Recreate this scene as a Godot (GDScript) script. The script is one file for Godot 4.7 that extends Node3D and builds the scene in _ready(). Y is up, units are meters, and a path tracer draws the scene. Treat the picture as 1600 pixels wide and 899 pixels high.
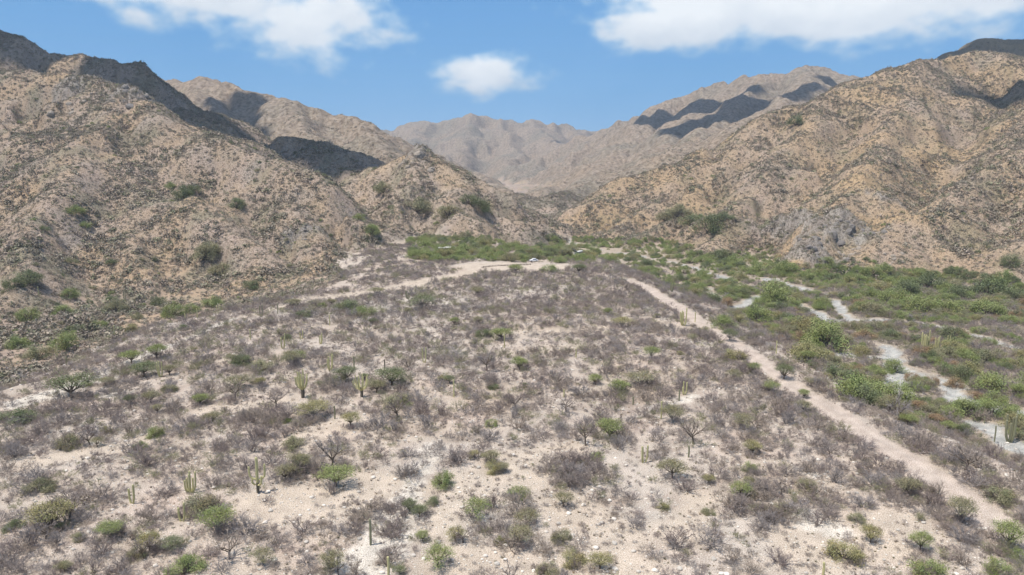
extends Node3D
# A dry mountain valley seen from about 40 m above a scrub-covered terrace. Units are metres, -Z is up the valley.

const EYE := Vector3(0, 40, 0)
const PITCH := -9.2
const FOV := 44.0
const FOCAL := 1112.55          # picture units, only used to read places off the picture and turn them into world points
const SUN := Vector3(-0.33, 0.93, 0.15)

# polar terrain grid
const NC := 760
const NR := 760
const CC := 216
const CR := 216
const AZ := 1.15
const R0 := 28.0
const R1 := 6500.0

var rng := RandomNumberGenerator.new()
var lock := Mutex.new()
var ridges := []                # polylines of crests: {p: points, slope, group, flute, round}
var n_big := FastNoiseLite.new()
var n_mid := FastNoiseLite.new()
var n_small := FastNoiseLite.new()
var n_patch := FastNoiseLite.new()
var n_grain := FastNoiseLite.new()
var coarse_rows := []
var fine_rows := []
var H := PackedFloat32Array()   # heights of the fine grid
var W := PackedFloat32Array()   # how far each vertex stands above the valley floor and terrace
var G := PackedByteArray()      # which hill
var C := PackedByteArray()      # surface class: 0 ground 1 road 2 gravel 3 field
var col_rows := []
var h_img: Image
var w_img: Image
var g_coarse := PackedByteArray()
var gravel := []
var clear_strips := []
var chalk := []
var crags := []
var road := PackedVector2Array()
var taken := {}
var sky_rows := []
const SKY_W := 3072
const SKY_H := 1536

func _ready() -> void:
	rng.seed = 20417
	setup_camera_and_light()
	setup_noise()
	setup_ridges()
	setup_plan()
	setup_crags()
	build_terrain()
	setup_materials()
	build_clouds()
	build_meshes()
	build_buildings()
	build_cacti()
	build_crags()
	build_trees()
	build_shrubs()
	build_hill_scrub()
	build_ground_litter()

# ---------------------------------------------------------------- camera, sky, sun
func setup_camera_and_light() -> void:
	var cam := Camera3D.new()
	cam.name = "camera"
	cam.fov = FOV
	cam.far = 20000.0
	cam.near = 0.5
	add_child(cam)
	cam.position = EYE
	cam.rotation_degrees = Vector3(PITCH, 0, 0)
	cam.current = true
	var sun := DirectionalLight3D.new()
	sun.name = "sun"
	sun.light_energy = 1.3
	sun.light_color = Color(1.0, 0.97, 0.925)
	sun.light_angular_distance = 0.8
	sun.shadow_enabled = true
	add_child(sun)
	sun.look_at_from_position(SUN * 100.0, Vector3.ZERO, Vector3.FORWARD)
	var env := Environment.new()
	env.tonemap_mode = Environment.TONE_MAPPER_LINEAR
	env.tonemap_exposure = 1.58
	env.background_mode = Environment.BG_SKY
	env.sdfgi_enabled = true
	env.ssao_enabled = true
	env.ssil_enabled = true
	env.fog_enabled = true
	env.fog_density = 0.00009
	env.fog_light_color = Color(0.86, 0.91, 0.98)
	var sky := Sky.new()
	var sm := PanoramaSkyMaterial.new()
	sm.panorama = sky_texture()
	sm.energy_multiplier = 1.0
	sky.sky_material = sm
	env.sky = sky
	var we := WorldEnvironment.new()
	we.name = "world_environment"
	we.environment = env
	add_child(we)

func sky_texture() -> ImageTexture:
	n_big.seed = 5
	n_big.frequency = 1.0
	n_big.fractal_octaves = 5
	n_big.fractal_gain = 0.52
	sky_rows.resize(SKY_H / 2)
	var job := WorkerThreadPool.add_group_task(sky_row, SKY_H / 2)
	WorkerThreadPool.wait_for_group_task_completion(job)
	var bytes := PackedByteArray()
	for r in sky_rows:
		bytes.append_array(r)
	var low := PackedByteArray()
	low.resize(SKY_W * 3)
	for i in SKY_W:
		low[i * 3] = 168
		low[i * 3 + 1] = 176
		low[i * 3 + 2] = 180
	for i in SKY_H / 2:
		bytes.append_array(low)
	var im := Image.create_from_data(SKY_W, SKY_H, false, Image.FORMAT_RGB8, bytes)
	return ImageTexture.create_from_image(im)

func blob(az: float, el: float, ca: float, ce: float, ra: float, re: float) -> float:
	var x := (az - ca) / ra
	var y := (el - ce) / re
	return 1.0 - sqrt(x * x + y * y)

func cloud_density(az: float, el: float) -> float:
	var dens := -1.0
	var n := n_big.get_noise_2d(az * 0.11, el * 0.24)
	var n2 := n_big.get_noise_2d(az * 0.34 + 40.0, el * 0.62 + 7.0)
	if el < 34.0 and absf(az) < 60.0:
		for q in [[-22.5, 14.8, 13.5, 5.0, 1.2], [-15.5, 11.0, 8.0, 3.2, 0.6], [-26.6, 10.6, 2.0, 1.3, 0.45], [-2.1, 7.5, 5.0, 1.7, 0.8], [25.5, 13.0, 21.0, 4.7, 1.2], [12.5, 10.6, 7.0, 2.2, 0.9], [30.0, 11.4, 10.0, 2.2, 0.9]]:
			dens = maxf(dens, blob(az, el, q[0], q[1], q[2], q[3]) * q[4])
		dens += n * 0.24 + n2 * 0.24
	var up := clampf((el - 17.0) / 8.0, 0, 1) if absf(az) < 60.0 else 1.0
	if up > 0.0 and el > 5.0:
		var k := 1.0 / maxf(sin(deg_to_rad(el)), 0.12)
		var px := sin(deg_to_rad(az)) * cos(deg_to_rad(el)) * k
		var pz := cos(deg_to_rad(az)) * cos(deg_to_rad(el)) * k
		var d2 := n_big.get_noise_2d(px * 0.9 + 11.0, pz * 0.9) * 1.6 - 0.04  # clouds out of view, their cover set to whiten the sky light
		dens = maxf(dens, d2 * up + (1.0 - up) * -1.0)
	return dens

func sky_row(j: int) -> void:
	var out := PackedByteArray()
	out.resize(SKY_W * 3)
	var el := 90.0 - (j + 0.5) * 180.0 / SKY_H
	var t := clampf(el / 90.0, 0, 1)
	var e := pow(1.0 - t, 4.5)
	var zen := Color(0.235, 0.44, 0.675)
	var hor := Color(0.44, 0.61, 0.745)
	var base := zen.lerp(hor, e)
	for i in SKY_W:
		var az := fposmod((i + 0.5) * 360.0 / SKY_W + 180.0, 360.0) - 180.0   # the middle of the frame is at the picture's seam
		var c := base
		var dens := cloud_density(az, el)
		if dens > -0.08:
			var a := smoothstep(-0.08, 0.42, dens)
			var under := cloud_density(az, el - 1.3)      # little cloud underneath: a grey base
			var body := clampf(0.45 + under * 0.9, 0, 1)
			var white := Color(0.655, 0.69, 0.735).lerp(Color(0.80, 0.81, 0.82), body)
			c = base.lerp(white, a * 0.95)
		out[i * 3] = clampi(int(c.r * 255.0 + 0.5), 0, 255)
		out[i * 3 + 1] = clampi(int(c.g * 255.0 + 0.5), 0, 255)
		out[i * 3 + 2] = clampi(int(c.b * 255.0 + 0.5), 0, 255)
	lock.lock()
	sky_rows[j] = out
	lock.unlock()

# ---------------------------------------------------------------- places
func ray(px: float, py: float) -> Vector3:
	var p := deg_to_rad(-PITCH)
	var x := (px - 800.0) / FOCAL
	var y := (449.5 - py) / FOCAL
	return Vector3(x, y * cos(p) - sin(p), -y * sin(p) - cos(p))

func at(px: float, py: float, dist: float) -> Vector3:
	var d := ray(px, py)
	return EYE + d * (-dist / d.z)

func plane(px: float, py: float, level: float) -> Vector2:
	var d := ray(px, py)
	var p := EYE + d * ((level - EYE.y) / d.y)
	return Vector2(p.x, p.z)

func land(px: float, py: float) -> Vector3:       # the point of the ground seen there
	var d := ray(px, py)
	var t := 40.0
	var step := 1.006
	while t < 6000.0:
		var p := EYE + d * t
		if p.y < height(p.x, p.z):
			break
		t *= step
	var a := t / step
	var b := t
	for i in 8:
		var m := (a + b) * 0.5
		var p := EYE + d * m
		if p.y < height(p.x, p.z):
			b = m
		else:
			a = m
	var q := EYE + d * b
	return Vector3(q.x, height(q.x, q.z), q.z)

# ---------------------------------------------------------------- terrain
func setup_noise() -> void:
	for a in [[n_big, 11, 1.0 / 260.0, 4], [n_mid, 23, 1.0 / 70.0, 4], [n_small, 31, 1.0 / 14.0, 3], [n_patch, 47, 1.0 / 38.0, 4], [n_grain, 59, 1.0 / 5.0, 3]]:
		var n: FastNoiseLite = a[0]
		n.seed = a[1]
		n.frequency = a[2]
		n.fractal_octaves = a[3]
		n.noise_type = FastNoiseLite.TYPE_SIMPLEX_SMOOTH

func ridge(group: int, slope: float, flute: float, pts: Array) -> void:
	var p := []
	var length := 0.0
	var last := Vector3.ZERO
	for i in pts.size():
		var w := at(pts[i][0], pts[i][1], pts[i][2])
		if i > 0:
			length += Vector2(w.x - last.x, w.z - last.z).length()
		p.append([w.x, w.z, w.y, length])
		last = w
	var rd: float = 2.0 + pts[0][2] * 0.012
	var mid := Vector2((p[0][0] + p[-1][0]) * 0.5, (p[0][1] + p[-1][1]) * 0.5)
	var reach := 0.0
	var top := -999.0
	for q in p:
		reach = maxf(reach, Vector2(q[0] - mid.x, q[1] - mid.y).length())
		top = maxf(top, q[2])
	ridges.append({"mid": mid, "reach": reach, "top": top, "p": p, "slope": slope, "group": group, "flute": flute, "round": rd, "off": ridges.size() * 731.0})

func setup_ridges() -> void:
	# 1 near left hill
	ridge(1, 0.50, 34, [[-420, 60, 600], [-150, 90, 620], [60, 108, 640], [140, 118, 620], [205, 142, 560], [270, 190, 500], [340, 220, 470], [400, 241, 450], [480, 268, 430], [535, 315, 405], [570, 372, 375]])
	ridge(1, 0.55, 30, [[205, 142, 560], [120, 235, 450], [60, 330, 360], [20, 430, 290], [-10, 520, 240]])
	ridge(1, 0.55, 28, [[270, 192, 500], [285, 300, 420], [350, 345, 372], [420, 412, 335]])
	ridge(1, 0.55, 30, [[-150, 92, 620], [-160, 250, 420], [-150, 420, 280], [-170, 560, 200]])
	ridge(1, 0.55, 28, [[430, 250, 445], [465, 325, 395], [505, 392, 352], [470, 436, 322]])
	ridge(1, 0.55, 26, [[130, 122, 620], [190, 260, 450], [210, 360, 370], [230, 440, 315]])
	# 2 left back hill
	ridge(2, 0.52, 40, [[-300, 10, 800], [-80, 40, 780], [10, 50, 765], [75, 80, 750], [150, 92, 740], [215, 100, 730], [255, 131, 715], [300, 165, 700], [360, 196, 690], [420, 213, 680], [520, 226, 655], [563, 243, 635], [595, 260, 610]])
	# 3 knoll beside the valley
	ridge(3, 0.62, 26, [[604, 252, 580], [632, 236, 568], [655, 229, 560], [680, 240, 552], [705, 262, 545], [750, 300, 520], [790, 338, 495], [815, 366, 480]])
	ridge(3, 0.52, 24, [[655, 230, 560], [640, 290, 500], [622, 340, 450], [600, 385, 400], [500, 428, 335], [400, 468, 290]])
	ridge(3, 0.52, 22, [[715, 270, 540], [722, 315, 480], [742, 358, 430]])
	# 4 far left hills
	ridge(4, 0.5, 110, [[100, 110, 1600], [180, 108, 1550], [255, 125, 1480], [300, 120, 1450], [365, 135, 1400], [440, 156, 1350], [530, 181, 1300], [620, 212, 1250], [700, 262, 1130], [760, 302, 1020], [830, 346, 880], [862, 368, 780]])
	ridge(4, 0.5, 90, [[300, 121, 1450], [335, 185, 1200], [380, 228, 1000]])
	ridge(4, 0.5, 90, [[440, 157, 1350], [475, 200, 1150], [530, 240, 950]])
	ridge(4, 0.5, 80, [[560, 190, 1290], [600, 232, 1060], [660, 275, 880]])
	# 5 far mountain
	ridge(5, 0.5, 260, [[430, 240, 4600], [560, 215, 4200], [620, 200, 4100], [650, 190, 4000], [740, 179, 3800], [782, 187, 3800], [830, 187, 3900], [880, 197, 4000], [920, 206, 4200], [1010, 215, 4500]])
	ridge(5, 0.5, 200, [[740, 180, 3800], [718, 228, 3200], [690, 268, 2700]])
	ridge(5, 0.5, 200, [[782, 188, 3800], [800, 240, 3100], [828, 290, 2300]])
	ridge(5, 0.5, 200, [[650, 191, 4000], [640, 222, 3400], [600, 250, 2800]])
	ridge(5, 0.5, 200, [[830, 188, 3900], [882, 236, 3100], [905, 272, 2500]])
	# overlapping spurs that close the valley head
	ridge(6, 0.42, 90, [[990, 262, 2000], [900, 284, 1600], [835, 297, 1350]])
	ridge(6, 0.42, 70, [[1010, 258, 1400], [930, 282, 1150], [858, 304, 980]])
	ridge(4, 0.42, 60, [[730, 284, 1250], [800, 298, 1050], [856, 317, 880]])
	ridge(6, 0.45, 50, [[965, 296, 840], [905, 322, 760], [872, 342, 700]])
	ridge(5, 0.5, 160, [[905, 272, 2500], [882, 300, 2000], [858, 326, 1600], [872, 346, 1250]])
	ridge(5, 0.5, 160, [[620, 258, 2500], [740, 290, 2000], [800, 318, 1700], [850, 342, 1350]])
	ridge(6, 0.5, 120, [[1010, 258, 1600], [935, 303, 1250], [885, 338, 1050], [868, 358, 850]])
	ridge(4, 0.5, 90, [[690, 262, 1300], [770, 312, 1050], [835, 350, 850], [850, 364, 720]])
	ridge(5, 0.5, 160, [[700, 255, 2200], [770, 285, 1800], [820, 325, 1500], [850, 350, 1300]])
	# 6 far right hills
	ridge(6, 0.5, 150, [[850, 236, 3600], [920, 214, 2800], [960, 200, 2650], [1050, 160, 2450], [1130, 135, 2350], [1200, 115, 2280], [1260, 101, 2220], [1330, 119, 2100], [1385, 121, 2000], [1500, 140, 1900]])
	ridge(6, 0.5, 110, [[1050, 161, 2450], [1000, 200, 2000], [960, 240, 1700], [905, 300, 1250], [880, 340, 1000]])
	ridge(6, 0.5, 110, [[1130, 136, 2350], [1085, 180, 1900], [1035, 225, 1550], [960, 282, 1150], [910, 330, 900]])
	ridge(6, 0.5, 110, [[1200, 116, 2280], [1170, 152, 1850], [1120, 190, 1500], [1050, 240, 1150]])
	ridge(6, 0.5, 110, [[1260, 102, 2220], [1272, 132, 1800], [1205, 168, 1450], [1150, 200, 1200]])
	ridge(6, 0.5, 100, [[1385, 122, 2000], [1345, 135, 1550], [1290, 152, 1250]])
	# 7 near right hill, 8 the darker top behind it
	ridge(8, 0.5, 50, [[2000, 30, 1050], [1700, 45, 1050], [1600, 64, 1050], [1545, 59, 1040], [1490, 85, 1000], [1430, 112, 960]])
	ridge(7, 0.5, 40, [[2100, 60, 760], [1750, 90, 780], [1600, 96, 800], [1545, 82, 800], [1500, 90, 790], [1430, 96, 770], [1350, 124, 735], [1300, 141, 720], [1200, 186, 690], [1100, 236, 660], [1000, 277, 630], [940, 306, 600], [905, 336, 585]])
	ridge(7, 0.55, 28, [[1430, 97, 770], [1405, 170, 640], [1375, 230, 545], [1335, 290, 460], [1300, 340, 405], [1262, 398, 362], [1245, 428, 345]])
	ridge(7, 0.55, 28, [[1620, 100, 800], [1620, 165, 600], [1605, 236, 480], [1512, 290, 435], [1442, 330, 405], [1392, 370, 376], [1360, 415, 350]])
	ridge(7, 0.55, 30, [[1300, 142, 720], [1252, 210, 610], [1202, 270, 535], [1150, 330, 482], [1108, 384, 440]])
	ridge(7, 0.55, 30, [[1200, 187, 690], [1122, 262, 605], [1062, 320, 545], [1002, 366, 505]])
	ridge(7, 0.55, 28, [[1800, 180, 520], [1700, 262, 420], [1640, 340, 365], [1590, 420, 320]])
	ridge(7, 0.55, 26, [[1100, 237, 660], [1020, 312, 580], [940, 368, 525]])

func table(t: Array, z: float) -> float:            # t: [z, value] pairs, z falling
	if z >= t[0][0]:
		return t[0][1]
	for i in t.size() - 1:
		if z >= t[i + 1][0]:
			var k: float = (z - t[i][0]) / (t[i + 1][0] - t[i][0])
			return lerpf(t[i][1], t[i + 1][1], k)
	return t[-1][1]

const RIM_W := [[-40.0, -82.0], [-123.0, -87.0], [-142.0, -88.0], [-173.0, -85.0], [-203.0, -77.0], [-228.0, -66.0], [-250.0, -52.0], [-280.0, -44.0], [-330.0, -60.0], [-380.0, -80.0], [-420.0, -60.0], [-480.0, -30.0]]
const RIM_E := [[-40.0, 66.0], [-200.0, 60.0], [-240.0, 55.0], [-285.0, 47.0], [-330.0, 40.0], [-370.0, 22.0], [-410.0, -10.0], [-450.0, -60.0]]
const GULLY := [[-40.0, -146.0], [-189.0, -135.0], [-214.0, -134.0], [-267.0, -130.0], [-292.0, -122.0], [-313.0, -114.0], [-345.0, -102.0], [-400.0, -95.0]]

func floor_height(x: float, z: float) -> float:
	var wob := n_mid.get_noise_2d(x * 1.6, z * 1.6) * 13.0
	var xl := table(RIM_W, z) + wob
	var xr := table(RIM_E, z) + wob * 0.4
	var y := 0.35 * n_small.get_noise_2d(x, z) + 0.9 * n_mid.get_noise_2d(x, z)
	var river := -12.0 + 0.004 * maxf(0.0, -430.0 - z) + 0.5 * n_small.get_noise_2d(x + 90.0, z)
	if x > xr:
		y = lerpf(y, river, smoothstep(0.0, 24.0, x - xr))
	elif x < xl:
		var xg := table(GULLY, z)
		var deep := lerpf(-15.0, -2.0, smoothstep(-290.0, -390.0, z))
		y = lerpf(y, deep, smoothstep(0.0, maxf(xl - xg, 8.0), xl - x))
	return y

func hills(x: float, z: float) -> Vector2:          # (height, which)
	var r := sqrt(x * x + z * z)
	var wx := x + n_mid.get_noise_2d(x * 0.7, z * 0.7) * 0.022 * r
	var wz := z + n_mid.get_noise_2d(x * 0.7 + 500.0, z * 0.7) * 0.022 * r
	var best := -400.0
	var who := 0
	var k := 3.0 + 0.006 * r
	for rd in ridges:
		var slope: float = rd.slope
		var mid: Vector2 = rd.mid
		var off: float = sqrt((wx - mid.x) * (wx - mid.x) + (wz - mid.y) * (wz - mid.y)) - rd.reach
		if off > 0.0 and rd.top - slope * (off - rd.round) < maxf(best, -40.0) - k:
			continue
		var p: Array = rd.p
		var round_: float = rd.round
		var own := -400.0
		var s := 0.0
		var dd := 0.0
		for i in p.size() - 1:
			var a: Array = p[i]
			var b: Array = p[i + 1]
			var ex: float = b[0] - a[0]
			var ez: float = b[1] - a[1]
			var t := clampf(((wx - a[0]) * ex + (wz - a[1]) * ez) / (ex * ex + ez * ez), 0.0, 1.0)
			var qx: float = wx - a[0] - ex * t
			var qz: float = wz - a[1] - ez * t
			var d := sqrt(qx * qx + qz * qz)
			var h: float = a[2] + (b[2] - a[2]) * t - slope * (sqrt(d * d + round_ * round_) - round_)
			if h > own:
				own = h
				dd = d
				s = a[3] + (b[3] - a[3]) * t
		if own < best - k - 30.0:
			continue
		var fl: float = rd.flute
		var f := 1.0 - absf(n_mid.get_noise_2d((s + rd.off) * 42.0 / fl, dd * 8.0 / fl)) * 2.0
		own -= minf(dd * 0.38, fl * 0.62) * clampf(f, 0, 1)
		if own > best:
			who = rd.group
		var diff := absf(own - best)
		best = maxf(own, best)
		if diff < k:
			best += (k - diff) * (k - diff) / (4.0 * k)
	return Vector2(best, who)

func polar(i: float, j: float, nc: int, nr: int) -> Vector2:
	var a := -AZ + 2.0 * AZ * i / (nc - 1)
	var r := R0 * pow(R1 / R0, j / (nr - 1))
	return Vector2(sin(a) * r, -cos(a) * r)

func coarse_row(j: int) -> void:
	var hs := PackedFloat32Array()
	var ws := PackedFloat32Array()
	var gs := PackedByteArray()
	for i in CC:
		var p := polar(i, j, CC, CR)
		var f := floor_height(p.x, p.y)
		var h := hills(p.x, p.y)
		var k := 3.0
		var diff := absf(f - h.x)
		var y := maxf(f, h.x) + ((k - diff) * (k - diff) / (4.0 * k) if diff < k else 0.0)
		hs.append(y)
		var over := clampf((h.x - f) / 10.0 + 0.3, 0.0, 1.0)
		if p.x < -40.0 and p.y > -400.0:             # the flank of the gully belongs to the hillside
			over = maxf(over, 0.75 * smoothstep(14.0, 30.0, table(RIM_W, p.y) - p.x))
		over = maxf(over, smoothstep(680.0, 800.0, p.length()))
		ws.append(over)
		gs.append(int(h.y) if h.x > f else 0)
	lock.lock()
	coarse_rows[j] = [hs, ws, gs]
	lock.unlock()

func near_line(p: Vector2, a: Vector2, b: Vector2) -> float:
	var e := b - a
	var t := clampf((p - a).dot(e) / maxf(e.length_squared(), 0.001), 0, 1)
	return (p - a - e * t).length()

func setup_plan() -> void:
	for q in [[1015, 452], [1070, 490], [1140, 532], [1200, 578], [1290, 638], [1400, 712], [1500, 782], [1600, 850], [1720, 940]]:
		road.append(plane(q[0], q[1], 0.0))
	road.insert(0, Vector2(43, -262))
	for q in [[1202, 437, 1262, 455, 7.0], [1150, 482, 1188, 464, 7.0], [1268, 486, 1292, 502, 3.0], [1392, 499, 1492, 516, 3.2], [1315, 555, 1400, 562, 4.5], [1390, 542, 1405, 585, 6.0], [1405, 572, 1490, 606, 6.0], [1394, 588, 1412, 618, 4.5], [1482, 606, 1505, 628, 5.5], [1530, 664, 1572, 690, 5.0], [1345, 468, 1385, 466, 4.0], [1045, 408, 1072, 416, 3.5], [862, 371, 884, 379, 9.0], [1108, 452, 1125, 472, 4.0], [1560, 690, 1640, 720, 4.0], [1495, 465, 1600, 492, 2.5], [1290, 500, 1390, 500, 4.0], [1265, 456, 1345, 468, 4.5], [1300, 470, 1330, 500, 3.5], [1490, 516, 1600, 545, 4.0], [1500, 628, 1600, 652, 5.0], [1230, 470, 1270, 486, 4.0], [1080, 418, 1145, 440, 4.5], [970, 396, 1020, 404, 2.0], [884, 379, 940, 391, 2.5]]:
		gravel.append([plane(q[0], q[1], -12.0), plane(q[2], q[3], -12.0), q[4] * 0.5])
	for q in [[470, 470, 640, 447, 4.5], [640, 447, 740, 424, 5.0], [800, 548, 940, 542, 3.0], [820, 520, 940, 515, 2.5], [700, 775, 800, 745, 5.0], [430, 800, 560, 770, 6.0], [470, 690, 540, 660, 4.0], [800, 720, 880, 705, 4.0], [1060, 830, 1100, 780, 3.0], [1280, 860, 1400, 830, 5.0], [680, 830, 720, 770, 2.5], [880, 790, 960, 840, 4.0], [60, 720, 220, 690, 3.0], [700, 880, 1000, 890, 3.0], [900, 610, 960, 600, 3.0], [330, 640, 430, 625, 3.0], [360, 502, 480, 470, 1.6], [240, 554, 340, 510, 1.3], [130, 598, 220, 562, 1.6], [0, 642, 110, 606, 1.6]]:
		clear_strips.append([plane(q[0], q[1], 0.0), plane(q[2], q[3], 0.0), q[4]])
	for q in [[672, 700, 660, 740, 1.8], [655, 740, 628, 800, 2.2], [628, 810, 585, 870, 3.4], [560, 890, 530, 930, 3.5], [640, 840, 590, 905, 2.0], [30, 630, 160, 590, 3.5], [130, 600, 240, 552, 3.0], [200, 570, 360, 500, 2.2], [1010, 640, 1080, 620, 2.0], [1250, 735, 1275, 745, 2.0], [1255, 810, 1300, 830, 3.0], [150, 620, 190, 612, 2.0], [1000, 480, 1040, 500, 1.5]]:
		chalk.append([plane(q[0], q[1], 0.0), plane(q[2], q[3], 0.0), q[4]])

func setup_crags() -> void:
	for q in [[1300, 350, 402, 20.0], [1272, 395, 368, 18.0], [1355, 362, 392, 12.0], [1248, 425, 346, 10.0], [655, 240, 556, 16.0], [205, 142, 560, 18.0], [468, 372, 372, 9.0], [1390, 300, 440, 10.0], [1240, 330, 450, 16.0], [110, 160, 600, 18.0]]:
		var w := at(q[0], q[1], q[2])
		crags.append([Vector2(w.x, w.z), Vector2(w.x, w.z), q[3]])

func road_distance(p: Vector2) -> float:
	if p.x < 30.0 or p.x > 80.0 or p.y < -275.0:
		return 99.0
	var d := 99.0
	for i in road.size() - 1:
		d = minf(d, near_line(p, road[i], road[i + 1]))
	return d

func strip(list: Array, p: Vector2) -> float:       # > 0 inside one of the strips
	var best := -99.0
	for g in list:
		best = maxf(best, g[2] - near_line(p, g[0], g[1]))
	return best

func in_field(p: Vector2) -> float:                 # cleared ground by the houses
	var x := (p.x - 2.0) / 27.0
	var y := (p.y + 303.0) / 15.0
	return 1.0 - sqrt(x * x + y * y)

func fine_row(j: int) -> void:
	var hs := PackedFloat32Array()
	var ws := PackedFloat32Array()
	var gs := PackedByteArray()
	var cs := PackedByteArray()
	var colors := PackedColorArray()
	hs.resize(NC)
	ws.resize(NC)
	gs.resize(NC)
	cs.resize(NC)
	colors.resize(NC)
	var cj := clampi(int(round(j * (CR - 1.0) / (NR - 1.0))), 0, CR - 1)
	for i in NC:
		var p := polar(i, j, NC, NR)
		var r := p.length()
		var h := h_img.get_pixel(i, j).r
		var w := clampf(w_img.get_pixel(i, j).r, 0, 1)
		var g := g_coarse[cj * CC + clampi(int(round(i * (CC - 1.0) / (NC - 1.0))), 0, CC - 1)]
		var far := clampf((r - 700.0) / 1500.0, 0, 1)
		var n1 := n_mid.get_noise_2d(p.x, p.y)
		var n2 := n_small.get_noise_2d(p.x, p.y)
		var n0 := n_big.get_noise_2d(p.x, p.y)
		h += w * ((0.32 - absf(n1)) * (5.0 + far * 9.0) + n0 * far * 14.0 + (0.3 - absf(n2)) * 1.0 + n_grain.get_noise_2d(p.x, p.y) * 0.3)
		var cls := 0
		# base colours of the matter, linear
		var pa := n_patch.get_noise_2d(p.x, p.y)
		var pb := n_patch.get_noise_2d(p.x * 2.3 + 300.0, p.y * 2.3)
		var pc := n_patch.get_noise_2d(p.x * 0.45 - 700.0, p.y * 0.45)
		var gr := n_grain.get_noise_2d(p.x * 1.5, p.y * 1.5)
		var ground := Color(0.45, 0.395, 0.345).lerp(Color(0.46, 0.39, 0.32), clampf(pa * 1.6, 0, 1))
		ground = ground.lerp(Color(0.43, 0.345, 0.295), clampf(pb * 1.5, 0, 1) * 0.7)
		ground = ground.lerp(Color(0.48, 0.44, 0.395), clampf(pc * 1.8, 0, 1) * 0.8)
		ground = ground.lerp(Color(0.27, 0.22, 0.185), clampf(-pb * 1.7 + gr * 0.9 - 0.1, 0, 1) * 0.75)
		var hill := Color(0.35, 0.275, 0.212).lerp(Color(0.345, 0.277, 0.235), clampf(0.5 + pb * 2.0, 0, 1))
		hill = hill.lerp(Color(0.30, 0.262, 0.235), clampf(pa * 2.0 - 0.1, 0, 1) * 0.8)
		hill = hill.lerp(Color(0.385, 0.288, 0.195), clampf(pc * 2.4 - 0.15, 0, 1) * 0.75)
		hill = hill.lerp(Color(0.235, 0.205, 0.175), clampf(-pa * 1.6 + gr * 0.6 - 0.25, 0, 1) * 0.7)
		var pd := n_patch.get_noise_2d(p.x * 0.9 + 1500.0, p.y * 0.9)
		hill = hill.lerp(Color(0.205, 0.195, 0.145), clampf(pd * 2.6 - 0.25 + gr * 0.5, 0, 1) * 0.75)
		if g >= 4 and g != 7:
			var bigp := n_big.get_noise_2d(p.x * 0.8 + 50.0, p.y * 0.8)
			hill = hill.lerp(Color(0.255, 0.212, 0.172), 0.75)
			hill = hill.lerp(Color(0.20, 0.185, 0.155), clampf(bigp * 2.0 + 0.1, 0, 1) * 0.7)
		if g == 7 or g == 8:
			hill = hill.lerp(Color(0.405, 0.295, 0.18), 0.3 + pc * 0.5)
		if g == 3:
			hill = hill.lerp(Color(0.43, 0.36, 0.30), clampf(0.4 + pb, 0, 1) * 0.5)
		if w > 0.5 and r < 760.0:
			var cr := strip(crags, p) / 8.0 + pb * 1.6 + gr * 0.4
			if cr > 0.0:
				var bite := 1.0 - absf(n_small.get_noise_2d(p.x * 1.5 + p.y * 0.6, p.y * 0.9 - p.x * 0.4)) * 2.6
				h += clampf(cr, 0, 1) * bite * 3.2
				hill = hill.lerp(Color(0.215, 0.195, 0.185).lerp(Color(0.29, 0.275, 0.26), clampf(0.5 + n2, 0, 1)), clampf(cr * 1.6, 0, 1) * 0.85)
		var c := ground
		if w < 0.9 and r < 800.0:
			var low := smoothstep(-4.0, -10.0, h) * (1.0 if p.x > 0.0 else 0.0)
			c = c.lerp(Color(0.33, 0.28, 0.22), low * 0.7)
			var rd := road_distance(p)
			if rd < 6.0:
				var edge := 2.2 + n1 * 0.5 + gr * 0.4
				c = c.lerp(Color(0.48, 0.41, 0.355).lerp(Color(0.45, 0.375, 0.32), clampf(0.5 + n2, 0, 1)), smoothstep(edge + 0.7, edge - 0.5, rd))
				if rd < edge:
					cls = 1
					var rut := clampf(1.0 - absf(rd - 1.0) / 0.55, 0, 1)   # two wheel tracks of swept, paler dust
					h -= 0.08 * rut
					c = c.lerp(Color(0.53, 0.46, 0.405), rut * 0.55)
			if p.x > 20.0 and h < -4.0:
				var gv := strip(gravel, p) + n2 * 3.4 + n1 * 1.5
				if gv > 0.0:
					cls = 2
					h -= 0.5 * clampf(gv / 2.0, 0, 1)
				c = c.lerp(Color(0.33, 0.335, 0.325).lerp(Color(0.42, 0.415, 0.39), clampf(0.5 + gr, 0, 1)), smoothstep(-0.6, 0.8, gv))
			elif p.x < 80.0:
				var fd := in_field(p) + n2 * 0.12
				if fd > 0.0:
					cls = 3
					c = c.lerp(Color(0.48, 0.41, 0.34), clampf(fd * 6.0, 0, 1))
				var cl := strip(clear_strips, p) + n2 * 1.5
				c = c.lerp(Color(0.49, 0.42, 0.345), smoothstep(-1.5, 1.5, cl) * 0.7)
			var ch := strip(chalk, p) * 1.2 - 0.8 + n2 * 1.6 + gr * 1.6
			c = c.lerp(Color(0.58, 0.545, 0.49), smoothstep(-0.8, 1.2, ch) * 0.85)
		c = c.lerp(hill, maxf(smoothstep(0.2, 0.65, w), smoothstep(600.0, 760.0, r)))
		var v := 1.0 + gr * 0.26
		colors[i] = Color(c.r * v, c.g * v, c.b * v)
		hs[i] = h
		ws[i] = w
		gs[i] = g
		cs[i] = cls if g == 0 else 0
	lock.lock()
	fine_rows[j] = [hs, ws, gs, cs, colors]
	lock.unlock()

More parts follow.
